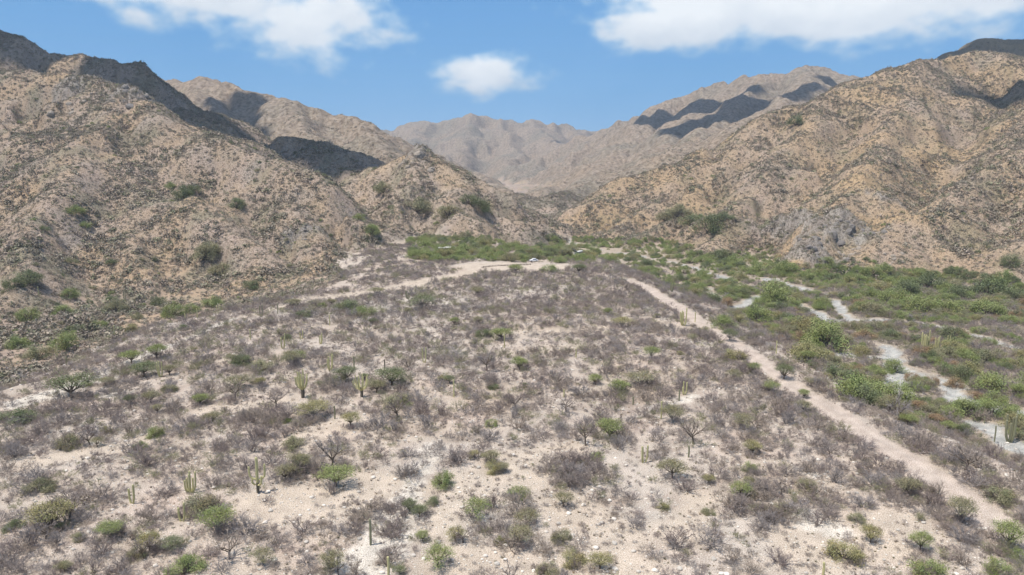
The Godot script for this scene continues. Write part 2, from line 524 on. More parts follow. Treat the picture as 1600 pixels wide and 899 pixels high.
func normal_row(j: int) -> void:
	var ns := PackedVector3Array()
	ns.resize(NC)
	var vs := PackedVector3Array()
	vs.resize(NC)
	for i in NC:
		var p := polar(i, j, NC, NR)
		vs[i] = Vector3(p.x, H[j * NC + i], p.y)
		var a := polar(maxi(i - 1, 0), j, NC, NR)
		var b := polar(mini(i + 1, NC - 1), j, NC, NR)
		var c := polar(i, maxi(j - 1, 0), NC, NR)
		var d := polar(i, mini(j + 1, NR - 1), NC, NR)
		var u := Vector3(b.x - a.x, H[j * NC + mini(i + 1, NC - 1)] - H[j * NC + maxi(i - 1, 0)], b.y - a.y)
		var v := Vector3(d.x - c.x, H[mini(j + 1, NR - 1) * NC + i] - H[maxi(j - 1, 0) * NC + i], d.y - c.y)
		ns[i] = u.cross(v).normalized()
	lock.lock()
	coarse_rows[j] = [vs, ns]
	lock.unlock()

func run(f: Callable, n: int) -> void:
	var job := WorkerThreadPool.add_group_task(f, n)
	WorkerThreadPool.wait_for_group_task_completion(job)

func build_terrain() -> void:
	coarse_rows.resize(CR)
	run(coarse_row, CR)
	h_img = Image.create(CC, CR, false, Image.FORMAT_RF)
	w_img = Image.create(CC, CR, false, Image.FORMAT_RF)
	for j in CR:
		for i in CC:
			h_img.set_pixel(i, j, Color(coarse_rows[j][0][i], 0, 0))
			w_img.set_pixel(i, j, Color(coarse_rows[j][1][i], 0, 0))
		g_coarse.append_array(coarse_rows[j][2])
	h_img.resize(NC, NR, Image.INTERPOLATE_CUBIC)
	w_img.resize(NC, NR, Image.INTERPOLATE_BILINEAR)
	fine_rows.resize(NR)
	run(fine_row, NR)
	for j in NR:
		H.append_array(fine_rows[j][0])
		W.append_array(fine_rows[j][1])
		G.append_array(fine_rows[j][2])
		C.append_array(fine_rows[j][3])
	coarse_rows = []
	coarse_rows.resize(NR)
	run(normal_row, NR)
	var verts := PackedVector3Array()
	var norms := PackedVector3Array()
	var cols := PackedColorArray()
	for j in NR:
		verts.append_array(coarse_rows[j][0])
		norms.append_array(coarse_rows[j][1])
		cols.append_array(fine_rows[j][4])
	if norms[NC * 200 + 380].y < 0.0:
		for i in norms.size():
			norms[i] = -norms[i]
	# 0 terrace, 1..8 hills, 9 road, 10 gravel, 11 field, 12 riverbed
	var remap := []
	var lists := []
	for k in 13:
		var m := PackedInt32Array()
		m.resize(NC * NR)
		m.fill(-1)
		remap.append(m)
		lists.append([PackedVector3Array(), PackedVector3Array(), PackedColorArray(), PackedInt32Array()])
	for j in NR - 1:
		for i in NC - 1:
			var n := j * NC + i
			var k := int(G[n])
			if k == 0:
				if C[n] > 0:
					k = 8 + C[n]
				elif H[n] < -7.0 and verts[n].x > 0.0:
					k = 12
			var m: PackedInt32Array = remap[k]
			var l: Array = lists[k]
			var id := [0, 0, 0, 0]
			var q := 0
			for at_ in [n, n + 1, n + NC + 1, n + NC]:
				if m[at_] < 0:
					m[at_] = l[0].size()
					l[0].append(verts[at_])
					l[1].append(norms[at_])
					l[2].append(cols[at_])
				id[q] = m[at_]
				q += 1
			remap[k] = m
			l[3].append_array(PackedInt32Array([id[0], id[2], id[1], id[0], id[3], id[2]]))
	var names := ["terrace_ground", "left_hill", "left_back_hill", "valley_knoll", "far_left_hills", "far_mountain", "far_right_hills", "right_hill", "right_back_hill", "dirt_road", "river_gravel", "cleared_field_ground", "riverbed_ground"]
	var words := ["pale stony terrace ground under the scrub", "dry shrub-dotted hillside filling the left", "ridge behind the left hillside, under cloud shade", "rocky knoll beside the green village belt", "pale bare hills beyond the left ridge", "hazy bare mountain closing the valley", "high bare mountains behind the right hillside", "dry tan hillside rising from the riverbed", "dark summit above the right hillside", "pale dirt road running along the terrace edge", "grey gravel of the dry river channels", "cleared pale field ground below the houses", "brown ground of the riverbed under bushes"]
	for k in 13:
		if lists[k][3].size() == 0:
			continue
		var a := []
		a.resize(Mesh.ARRAY_MAX)
		a[Mesh.ARRAY_VERTEX] = lists[k][0]
		a[Mesh.ARRAY_NORMAL] = lists[k][1]
		a[Mesh.ARRAY_COLOR] = lists[k][2]
		a[Mesh.ARRAY_INDEX] = lists[k][3]
		var me := ArrayMesh.new()
		me.add_surface_from_arrays(Mesh.PRIMITIVE_TRIANGLES, a)
		var o := MeshInstance3D.new()
		o.name = names[k]
		o.mesh = me
		o.material_override = terrain_material(k)
		o.set_meta("kind", "structure")
		o.set_meta("label", words[k])
		add_child(o, true)
	fine_rows = []
	coarse_rows = []

func height(x: float, z: float) -> float:
	var r := sqrt(x * x + z * z)
	var u := (atan2(x, -z) + AZ) / (2.0 * AZ) * (NC - 1)
	var v := log(r / R0) / log(R1 / R0) * (NR - 1)
	var i := clampi(int(u), 0, NC - 2)
	var j := clampi(int(v), 0, NR - 2)
	var fu := clampf(u - i, 0, 1)
	var fv := clampf(v - j, 0, 1)
	var n := j * NC + i
	return lerpf(lerpf(H[n], H[n + 1], fu), lerpf(H[n + NC], H[n + NC + 1], fu), fv)

func cell(x: float, z: float) -> int:
	var u := (atan2(x, -z) + AZ) / (2.0 * AZ) * (NC - 1)
	var v := log(sqrt(x * x + z * z) / R0) / log(R1 / R0) * (NR - 1)
	return clampi(int(v), 0, NR - 2) * NC + clampi(int(u), 0, NC - 2)

# ---------------------------------------------------------------- materials
var M := {}
var grain_tex := {}

func speckle(key: String, freq: float, sd: int, ramp: Array, bump := false) -> NoiseTexture2D:
	if grain_tex.has(key):
		return grain_tex[key]
	var n := FastNoiseLite.new()
	n.seed = sd
	n.frequency = freq
	n.noise_type = FastNoiseLite.TYPE_SIMPLEX
	n.fractal_octaves = 5
	n.fractal_gain = 0.62
	var t := NoiseTexture2D.new()
	t.width = 1024
	t.height = 1024
	t.seamless = true
	t.noise = n
	if not bump:
		var g := Gradient.new()
		g.offsets = PackedFloat32Array(ramp.map(func(q): return q[0]))
		g.colors = PackedColorArray(ramp.map(func(q): return q[1]))
		t.color_ramp = g
	grain_tex[key] = t
	return t

func terrain_material(k: int) -> StandardMaterial3D:
	var kind := "hill" if k in [1, 2, 3, 7, 8] else "far" if k in [4, 5, 6] else "stone" if k in [9, 10, 11] else "ground"
	if M.has(kind):
		return M[kind]
	var m := StandardMaterial3D.new()
	m.resource_name = kind
	m.vertex_color_use_as_albedo = true
	m.roughness = 0.95
	m.metallic_specular = 0.15
	m.uv1_triplanar = true
	m.uv1_world_triplanar = true
	m.heightmap_enabled = true
	if kind == "hill":
		m.albedo_texture = speckle("hill", 0.03, 3, [[0.0, Color(0.42, 0.40, 0.38)], [0.36, Color(0.68, 0.66, 0.62)], [0.5, Color(0.95, 0.94, 0.92)], [0.75, Color(1, 1, 1)], [1.0, Color(1, 0.98, 0.95)]])
		m.uv1_scale = Vector3.ONE / 34.0
		m.heightmap_texture = speckle("bump", 0.03, 8, [], true)
		m.heightmap_scale = 26.0
	elif kind == "far":
		m.albedo_texture = speckle("far", 0.02, 4, [[0.0, Color(0.5, 0.48, 0.46)], [0.4, Color(0.78, 0.76, 0.73)], [0.55, Color(0.95, 0.94, 0.92)], [1.0, Color(1, 1, 1)]])
		m.uv1_scale = Vector3.ONE / 260.0
		m.heightmap_texture = speckle("bump", 0.03, 8, [], true)
		m.heightmap_scale = 200.0
	elif kind == "stone":
		m.albedo_texture = speckle("stone", 0.05, 6, [[0.0, Color(0.66, 0.64, 0.62)], [0.45, Color(0.9, 0.89, 0.88)], [0.6, Color(1, 1, 1)], [1.0, Color(1, 1, 1)]])
		m.uv1_scale = Vector3.ONE / 13.0
		m.heightmap_texture = speckle("bump", 0.03, 8, [], true)
		m.heightmap_scale = 10.0
	else:
		m.albedo_texture = speckle("ground", 0.045, 5, [[0.0, Color(0.62, 0.59, 0.57)], [0.34, Color(0.80, 0.78, 0.76)], [0.5, Color(0.95, 0.94, 0.93)], [0.75, Color(1, 1, 1)], [1.0, Color(1, 0.98, 0.96)]])
		m.uv1_scale = Vector3.ONE / 11.0
		m.heightmap_texture = speckle("bump", 0.03, 8, [], true)
		m.heightmap_scale = 4.0
	M[kind] = m
	return m

func mat(key: String, c: Color, rough := 0.9, vertex := false) -> StandardMaterial3D:
	if not M.has(key):
		var m := StandardMaterial3D.new()
		m.resource_name = key
		m.albedo_color = c.linear_to_srgb()
		m.roughness = rough
		m.metallic_specular = 0.25
		m.vertex_color_use_as_albedo = vertex
		M[key] = m
	return M[key]

const TWIGS := [Color(0.27, 0.228, 0.208), Color(0.24, 0.195, 0.18), Color(0.295, 0.245, 0.205), Color(0.265, 0.238, 0.23)]
const LEAVES := [Color(0.275, 0.258, 0.16), Color(0.255, 0.29, 0.12), Color(0.175, 0.198, 0.108), Color(0.315, 0.29, 0.15), Color(0.33, 0.235, 0.15)]

func setup_materials() -> void:
	for i in 4:
		mat("twig%d" % i, TWIGS[i])
	for i in 5:
		var m := mat("leaf%d" % i, LEAVES[i], 0.7, true)
		m.backlight_enabled = true
		m.backlight = Color(0.45, 0.45, 0.35)
	mat("bark", Color(0.13, 0.105, 0.085))
	mat("pale_bark", Color(0.34, 0.31, 0.28))
	mat("cactus", Color(0.48, 0.445, 0.235), 0.7, true)
	mat("cactus_dark", Color(0.235, 0.23, 0.145), 0.7, true)
	mat("cactus_trunk", Color(0.13, 0.115, 0.09))
	mat("tinted", Color(1, 1, 1), 0.9, true)
	mat("cloud", Color(0.85, 0.85, 0.85), 1.0)

# ---------------------------------------------------------------- scene helpers
func unique(called: String) -> String:
	var n: int = taken.get(called, -1) + 1
	taken[called] = n
	return called if n == 0 else "%s_%03d" % [called, n]

func thing(called: String, label: String, category: String, group := "") -> Node3D:
	var o := Node3D.new()
	o.name = unique(called)
	o.set_meta("label", label)
	o.set_meta("category", category)
	if group:
		o.set_meta("group", group)
	add_child(o)
	return o

func part(called: String, mesh: Mesh, m: Material, parent: Node3D) -> MeshInstance3D:
	var o := MeshInstance3D.new()
	o.name = called
	o.mesh = mesh
	o.material_override = m
	parent.add_child(o, true)
	return o

func stuff(called: String, label: String, mesh: Mesh, m: Material, list: Array, colors: Array) -> void:
	if list.is_empty():
		return
	var mm := MultiMesh.new()
	mm.transform_format = MultiMesh.TRANSFORM_3D
	mm.use_colors = true
	mm.mesh = mesh
	mm.instance_count = list.size()
	for i in list.size():
		mm.set_instance_transform(i, list[i])
		mm.set_instance_color(i, colors[i])
	var o := MultiMeshInstance3D.new()
	o.name = unique(called)
	o.multimesh = mm
	o.material_override = m
	o.set_meta("kind", "stuff")
	o.set_meta("label", label)
	add_child(o)

# a mesh under construction: [vertices, normals, colours]
func start() -> Array:
	return [PackedVector3Array(), PackedVector3Array(), PackedColorArray()]

func finish(b: Array) -> ArrayMesh:
	var a := []
	a.resize(Mesh.ARRAY_MAX)
	a[Mesh.ARRAY_VERTEX] = b[0]
	a[Mesh.ARRAY_NORMAL] = b[1]
	a[Mesh.ARRAY_COLOR] = b[2]
	var m := ArrayMesh.new()
	m.add_surface_from_arrays(Mesh.PRIMITIVE_TRIANGLES, a)
	return m

func tri(b: Array, p: Vector3, q: Vector3, r: Vector3, np: Vector3, nq: Vector3, nr: Vector3, c: Color) -> void:
	b[0].append_array(PackedVector3Array([p, r, q]))
	b[1].append_array(PackedVector3Array([np, nr, nq]))
	b[2].append_array(PackedColorArray([c, c, c]))

func flat(b: Array, p: Vector3, q: Vector3, r: Vector3, c: Color) -> void:
	var n := (q - p).cross(r - p).normalized()
	tri(b, p, q, r, n, n, n, c)

func tube(b: Array, p: Vector3, q: Vector3, ra: float, rb: float, sides := 3, c := Color.WHITE) -> void:
	var d := (q - p).normalized()
	var x := d.cross(Vector3.RIGHT if absf(d.x) < 0.8 else Vector3.UP).normalized()
	var y := d.cross(x)
	for i in sides:
		var a := TAU * i / sides
		var e := TAU * (i + 1) / sides
		var na := x * cos(a) + y * sin(a)
		var ne := x * cos(e) + y * sin(e)
		tri(b, p + na * ra, p + ne * ra, q + ne * rb, na, ne, ne, c)
		tri(b, p + na * ra, q + ne * rb, q + na * rb, na, ne, na, c)

func leaf(b: Array, at_: Vector3, s: float, c: Color) -> void:
	var n := Vector3(rng.randfn(), absf(rng.randfn()) + 0.5, rng.randfn()).normalized()
	var x := n.cross(Vector3(rng.randfn(), rng.randfn(), rng.randfn())).normalized() * s
	var y := n.cross(x) * rng.randf_range(0.45, 0.9)
	var bend := n * s * 0.25
	flat(b, at_ - x - bend, at_ - y, at_ + x - bend, c)
	flat(b, at_ - x - bend, at_ + x - bend, at_ + y, c)

func box(b: Array, lo: Vector3, hi: Vector3, c := Color.WHITE) -> void:
	var v := []
	for k in 8:
		v.append(Vector3(hi.x if k & 1 else lo.x, hi.y if k & 2 else lo.y, hi.z if k & 4 else lo.z))
	for f in [[0, 2, 3, 1], [4, 5, 7, 6], [0, 1, 5, 4], [2, 6, 7, 3], [0, 4, 6, 2], [1, 3, 7, 5]]:
		flat(b, v[f[0]], v[f[1]], v[f[2]], c)
		flat(b, v[f[0]], v[f[2]], v[f[3]], c)

# ---------------------------------------------------------------- plant shapes
var bare := []       # [stems, twigs]
var bare_tree := []
var crown := []      # [trunk, crown]
var bush := []
var scrub := []
var tuft: ArrayMesh
var rocks := []

func grow(stems: Array, twigs: Array, p: Vector3, d: Vector3, length: float, r: float, depth: int, spread: float, lift: float) -> void:
	var q := p + d * length
	var q2 := q + (d + Vector3(rng.randfn() * 0.3, 0.1, rng.randfn() * 0.3)).normalized() * length * 0.5
	if depth >= 2:
		tube(stems, p, q, r, r * 0.75, 4)
		tube(stems, q, q2, r * 0.75, r * 0.5, 3)
	else:
		tube(twigs, p, q, r, r * 0.7)
		tube(twigs, q, q2, r * 0.7, r * 0.3)
	if depth == 0:
		return
	for k in (4 if depth == 1 else 3):
		var s := rng.randf_range(0.35, 1.0)
		var from := p.lerp(q, s) if rng.randf() < 0.5 else q.lerp(q2, s)
		var nd := (d + Vector3(rng.randfn() * spread, rng.randfn() * spread * 0.6 + lift, rng.randfn() * spread)).normalized()
		grow(stems, twigs, from, nd, length * rng.randf_range(0.6, 0.85), r * 0.68, depth - 1, spread, lift)

func build_meshes() -> void:
	for v in 7:                                     # leafless shrubs, radius about 1
		var s := start()
		var t := start()
		var n := rng.randi_range(7, 10)
		for k in n:
			var a := TAU * (k + rng.randf()) / n
			var tilt := rng.randf_range(0.25, 1.15)
			var d := Vector3(cos(a) * sin(tilt), cos(tilt) * (0.9 if v < 4 else 1.2), sin(a) * sin(tilt)).normalized()
			grow(s, t, Vector3(cos(a), 0, sin(a)) * 0.06 + Vector3(0, -0.08, 0), d, rng.randf_range(0.34, 0.46), 0.026, 3, 0.62, 0.06)
		bare.append([finish(s), finish(t)])
	for v in 4:                                     # leafless little trees
		var s := start()
		var t := start()
		var lean := Vector3(rng.randfn() * 0.15, 1, rng.randfn() * 0.15).normalized()
		tube(s, Vector3(0, -0.1, 0), lean * 0.5, 0.075, 0.05, 5)
		for k in 5:
			var a := TAU * (k + rng.randf() * 0.7) / 5.0
			var d := Vector3(cos(a), 0.75, sin(a)).normalized()
			grow(s, t, lean * rng.randf_range(0.3, 0.5), d, rng.randf_range(0.36, 0.5), 0.034, 3, 0.6, 0.05)
		bare_tree.append([finish(s), finish(t)])
	for v in 6:                                     # umbrella-crowned thorn trees, radius 1
		var s := start()
		var l := start()
		var lean := Vector3(rng.randfn() * 0.18, 1, rng.randfn() * 0.18)
		var fork := lean * rng.randf_range(0.22, 0.4)
		tube(s, Vector3(0, -0.12, 0), fork, 0.075, 0.055, 6)
		var n := rng.randi_range(13, 18)
		for k in n:
			var a := TAU * (k * 0.382 + rng.randf() * 0.1)
			var rr := sqrt((k + 0.5) / n) * rng.randf_range(0.7, 0.92)
			var c := Vector3(cos(a) * rr, 0.98 - rr * rr * rng.randf_range(0.22, 0.5) + rng.randfn() * 0.06, sin(a) * rr) + lean * 0.05
			var mid := fork.lerp(c, 0.5) + Vector3(rng.randfn() * 0.06, -0.05, rng.randfn() * 0.06)
			tube(s, fork, mid, 0.035, 0.022, 4)
			tube(s, mid, c, 0.022, 0.008, 3)
			for j in 7:
				tube(s, mid.lerp(c, rng.randf_range(0.3, 1.0)), c + Vector3(rng.randfn() * 0.2, rng.randfn() * 0.08, rng.randfn() * 0.2), 0.009, 0.004)
			var tone := rng.randf_range(0.75, 1.2)
			var hue := Color(tone * rng.randf_range(0.92, 1.12), tone, tone * rng.randf_range(0.8, 1.1))
			for j in rng.randi_range(170, 230):
				var o := Vector3(rng.randfn() * 0.19, rng.randfn() * 0.095, rng.randfn() * 0.19)
				leaf(l, c + o, rng.randf_range(0.018, 0.037), hue * rng.randf_range(0.85, 1.15))
		crown.append([finish(s), finish(l)])
	for v in 6:                                     # dense bushes leafy to the ground, radius 1
		var s := start()
		var l := start()
		var n := rng.randi_range(24, 32)
		for k in n:
			var a := rng.randf() * TAU
			var e := asin(rng.randf_range(0.02, 1.0))
			var rr := rng.randf_range(0.62, 0.95)
			var c := Vector3(cos(a) * cos(e), sin(e) * rng.randf_range(0.75, 1.0), sin(a) * cos(e)) * rr
			tube(s, Vector3(0, -0.1, 0), c * 0.5 + Vector3(0, 0.05, 0), 0.03, 0.018, 4)
			tube(s, c * 0.5 + Vector3(0, 0.05, 0), c, 0.018, 0.006, 3)
			var tone := rng.randf_range(0.7, 1.2)
			var hue := Color(tone * rng.randf_range(0.88, 1.15), tone, tone * rng.randf_range(0.8, 1.1))
			for j in rng.randi_range(150, 200):
				var o := Vector3(rng.randfn(), rng.randfn() * 0.7, rng.randfn()) * 0.16
				leaf(l, c + o, rng.randf_range(0.018, 0.038), hue * rng.randf_range(0.85, 1.15))
		bush.append([finish(s), finish(l)])
	for v in 5:                                     # small far scrub, radius 1
		var l := start()
		for k in 46:
			var a := rng.randf() * TAU
			var e := asin(rng.randf_range(0.0, 1.0))
			var c := Vector3(cos(a) * cos(e), sin(e) * 0.85, sin(a) * cos(e)) * pow(rng.randf(), 0.4)
			leaf(l, c, rng.randf_range(0.13, 0.25), Color.WHITE * rng.randf_range(0.75, 1.2))
		scrub.append(finish(l))
	var g := start()                                # a tuft of dry stalks
	for k in 34:
		var a := rng.randf() * TAU
		var d := Vector3(cos(a) * rng.randf_range(0.2, 1.0), rng.randf_range(0.5, 1.0), sin(a) * rng.randf_range(0.2, 1.0))
		tube(g, Vector3(d.x * 0.15, -0.05, d.z * 0.15), d, 0.045, 0.012, 3, Color.WHITE * rng.randf_range(0.8, 1.2))
	tuft = finish(g)
	for v in 4:
		rocks.append(rock_mesh(v, 2))

func rock_mesh(v: int, cuts: int) -> ArrayMesh:
	var s := SphereMesh.new()
	s.radius = 1.0
	s.height = 2.0
	s.radial_segments = 5 * cuts
	s.rings = 3 * cuts
	var a := s.get_mesh_arrays()
	var n := FastNoiseLite.new()
	n.seed = 90 + v
	n.frequency = 0.9
	n.noise_type = FastNoiseLite.TYPE_CELLULAR
	var b := start()
	var vs: PackedVector3Array = a[Mesh.ARRAY_VERTEX]
	var idx: PackedInt32Array = a[Mesh.ARRAY_INDEX]
	var moved := PackedVector3Array()
	for p in vs:
		var k := 1.0 + n.get_noise_3dv(p) * 0.5
		moved.append(Vector3(p.x * k, p.y * k * 0.75, p.z * k))
	for i in range(0, idx.size(), 3):
		var p := moved[idx[i]]
		var q := moved[idx[i + 2]]
		var r := moved[idx[i + 1]]
		if (q - p).cross(r - p).length() > 0.00001:
			flat(b, p, q, r, Color.WHITE)
	return finish(b)

# ---------------------------------------------------------------- unseen clouds placed to shade the ridges, high above the frame
func build_clouds() -> void:
	# [from, to, radius, height of the cloud above the shaded slope]
	var shades := [
		[at(205, 122, 715), at(372, 208, 684), 38.0, 620.0, "small unseen cloud shading the ridge behind the left hillside"],
		[at(350, 204, 684), at(552, 243, 640), 38.0, 620.0, "narrow unseen cloud shading the low end of the left ridge"],
		[at(-60, 50, 760), at(35, 75, 740), 34.0, 640.0, "unseen cloud shading the far left summit"],
		[at(1010, 190, 2150), at(1130, 175, 2000), 110.0, 900.0, "unseen cloud shading the middle of the right mountains"],
		[at(1130, 200, 1700), at(1230, 165, 1750), 115.0, 900.0, "unseen cloud shading the folded slopes of the right mountains"],
		[at(1330, 128, 1900), at(1400, 125, 1800), 70.0, 900.0, "unseen cloud shading the right mountain shoulder"],
		[at(1500, 80, 990), at(1680, 70, 1030), 62.0, 700.0, "unseen cloud shading the dark right summit"],
		[at(1570, 140, 690), at(1680, 165, 640), 34.0, 700.0, "unseen cloud shading the upper right hillside"],
		[at(380, 160, 1330), at(350, 205, 1150), 42.0, 800.0, "unseen cloud shading the pale far left hills"],
		[at(900, 215, 3300), at(1000, 195, 2700), 90.0, 1000.0, "unseen cloud shading the valley head"],
	]
	var dir := SUN.normalized()
	for s in shades:
		var b := start()
		var up: Vector3 = dir * (s[3] * 1.7 / dir.y)
		var a: Vector3 = s[0] + up
		var e: Vector3 = s[1] + up
		var n := maxi(5, int((e - a).length() / (s[2] * 0.55)))
		var centre := (a + e) * 0.5
		for k in n + 1:
			var c: Vector3 = a.lerp(e, float(k) / n) - centre + Vector3(rng.randfn(), rng.randfn() * 0.4, rng.randfn()) * s[2] * 0.25
			var r: float = s[2] * rng.randf_range(0.75, 1.15)
			lump(b, c, r)
		var o := MeshInstance3D.new()
		o.name = unique("cloud")
		o.mesh = finish(b)
		o.material_override = M["cloud"]
		o.set_meta("kind", "stuff")
		o.set_meta("label", s[4])
		add_child(o)
		o.position = centre

func lump(b: Array, c: Vector3, r: float) -> void:
	var n := 10
	for i in n:
		for j in 6:
			var v := []
			for q in [[i, j], [i + 1, j], [i + 1, j + 1], [i, j + 1]]:
				var u: float = TAU * (q[0] % n) / n
				var w: float = PI * q[1] / 6.0
				var d := Vector3(cos(u) * sin(w), cos(w), sin(u) * sin(w))
				var k := 1.0 + 0.35 * n_mid.get_noise_3dv((d * r + c) * 1.3)
				v.append(c + Vector3(d.x, d.y * 0.55, d.z) * r * k)
			if j > 0:
				flat(b, v[0], v[1], v[2], Color.WHITE)
			if j < 5:
				flat(b, v[0], v[2], v[3], Color.WHITE)

# ---------------------------------------------------------------- houses and the car by the field
func build_buildings() -> void:
	var wall := mat("limewash", Color(0.52, 0.48, 0.42))
	var roof := mat("roof_sheet", Color(0.5, 0.49, 0.46), 0.7)
	var dark := mat("doorway", Color(0.06, 0.055, 0.05))
	var wood := mat("post_wood", Color(0.20, 0.16, 0.12))
	# flat-roofed house among the trees
	var p := land(695, 395)
	var h := thing("house", "small flat-roofed house with a pale roof edge among green trees", "house")
	h.position = p
	var b := start()
	box(b, Vector3(-2.6, -1.0, -2.2), Vector3(2.6, 2.5, 1.2))
	part("wall", finish(b), wall, h)
	b = start()
	box(b, Vector3(-3.1, 2.5, -2.6), Vector3(3.1, 2.8, 2.6))
	part("roof", finish(b), roof, h)
	for x in [-2.8, -0.9, 0.9, 2.8]:
		b = start()
		tube(b, Vector3(x, -1.0, 2.3), Vector3(x, 2.5, 2.3), 0.09, 0.08, 6)
		part("post", finish(b), wood, h)
	b = start()
	box(b, Vector3(-0.5, -0.2, 1.2), Vector3(0.5, 1.9, 1.24))
	part("door", finish(b), dark, h)
	for x in [-1.8, 1.8]:
		b = start()
		box(b, Vector3(x - 0.4, 0.8, 1.2), Vector3(x + 0.4, 1.6, 1.23))
		part("window", finish(b), dark, h)
	# shed with two pale roof sheets
	p = land(902, 401)
	h = thing("shed", "shed with a bright bent metal roof in the green belt", "shed")
	h.position = p
	h.rotation.y = 0.3
	b = start()
	box(b, Vector3(-2.0, -1.5, -1.4), Vector3(1.9, 2.3, 1.4))
	part("wall", finish(b), wall, h)
	b = start()
	for s in [[Vector3(-2.6, 4.0, 0), Vector3(-0.6, 2.4, 0)], [Vector3(-0.6, 2.4, 0), Vector3(2.3, 2.75, 0)]]:
		var q := Vector3(0, 0, 1.8)
		var t := Vector3(0, 0.09, 0)
		flat(b, s[0] - q, s[1] - q, s[1] + q, Color.WHITE)
		flat(b, s[0] - q, s[1] + q, s[0] + q, Color.WHITE)
		flat(b, s[0] - q + t, s[1] + q + t, s[1] - q + t, Color.WHITE)
		flat(b, s[0] - q + t, s[0] + q + t, s[1] + q + t, Color.WHITE)
		flat(b, s[0] + q, s[1] + q, s[1] + q + t, Color.WHITE)
		flat(b, s[0] + q, s[1] + q + t, s[0] + q + t, Color.WHITE)
	part("roof", finish(b), mat("bright_sheet", Color(0.6, 0.6, 0.59), 0.5), h)
	b = start()
	box(b, Vector3(-0.6, -0.5, 1.4), Vector3(0.4, 1.6, 1.43))
	part("door", finish(b), dark, h)
	# parked car at the head of the field
	p = land(834, 409)
	h = thing("parked_car", "small white car parked under trees at the head of the field", "car")
	h.position = p
	h.rotation.y = 0.15
	b = start()
	var prof := [[-1.9, 0.3], [-1.95, 0.75], [-1.6, 0.85], [-1.0, 0.92], [-0.45, 1.42], [0.9, 1.45], [1.5, 0.98], [1.9, 0.9], [1.95, 0.35]]
	for i in prof.size() - 1:
		var u := Vector3(prof[i][0], prof[i][1], 0)
		var v := Vector3(prof[i + 1][0], prof[i + 1][1], 0)
		var q := Vector3(0, 0, 0.8)
		flat(b, u - q, v - q, v + q, Color.WHITE)
		flat(b, u - q, v + q, u + q, Color.WHITE)
		for z in [-0.8, 0.8]:
			flat(b, Vector3(u.x, u.y, z), Vector3(v.x, v.y, z), Vector3(v.x, 0.3, z), Color.WHITE)
			flat(b, Vector3(u.x, u.y, z), Vector3(v.x, 0.3, z), Vector3(u.x, 0.3, z), Color.WHITE)
	part("body", finish(b), mat("white_paint", Color(0.78, 0.78, 0.78), 0.3), h)
	b = start()
	box(b, Vector3(-0.5, 0.98, 0.8), Vector3(1.0, 1.36, 0.815))
	part("window", finish(b), mat("car_glass", Color(0.12, 0.16, 0.24), 0.1), h)
	for q in [[-1.25, 0.72], [1.25, 0.72], [-1.25, -0.72], [1.25, -0.72]]:
		b = start()
		tube(b, Vector3(0, 0, -0.1), Vector3(0, 0, 0.1), 0.31, 0.31, 12)
		for i in 12:
			var a := TAU * i / 12.0
			var e := TAU * (i + 1) / 12.0
			for z in [-0.1, 0.1]:
				flat(b, Vector3(0, 0, z), Vector3(cos(a) * 0.31, sin(a) * 0.31, z), Vector3(cos(e) * 0.31, sin(e) * 0.31, z), Color.WHITE)
		var wh := part("wheel", finish(b), mat("rubber", Color(0.03, 0.03, 0.03)), h)
		wh.position = Vector3(q[0], 0.31, q[1])
	# low dry-stone walls across the field
	var walls := [[722, 432, 806, 431, "low stone wall along the near edge of the cleared field"], [752, 419, 830, 414, "low stone wall across the middle of the cleared field"], [790, 405, 808, 404, "short stone wall at the top of the cleared field"], [895, 431, 925, 432, "low stone wall below the lone umbrella tree"]]
	for w in walls:
		var a := land(w[0], w[1])
		var e := land(w[2], w[3])
		var o := thing("stone_wall", w[4], "wall", "field walls")
		o.position = a
		var len_ := Vector2(e.x - a.x, e.z - a.z).length()
		var n := int(len_ / 0.7)
		for i in n:
			var f := (i + 0.5) / n
			for k in 2:
				var st := part("stone", rocks[rng.randi() % 4], mat("wall_stone", Color(0.27, 0.23, 0.19)), o)
				var q := a.lerp(e, f)
				st.position = Vector3(q.x - a.x, height(q.x, q.z) - a.y + 0.15 + k * 0.35, q.z - a.z)
				st.rotation = Vector3(rng.randf() * 6, rng.randf() * 6, 0)
				st.scale = Vector3(0.42, 0.3, 0.36) * rng.randf_range(0.8, 1.15)

# ---------------------------------------------------------------- cacti
var cactus_feet := []
var marks := []      # [x, z, phrase] of things that other labels refer to

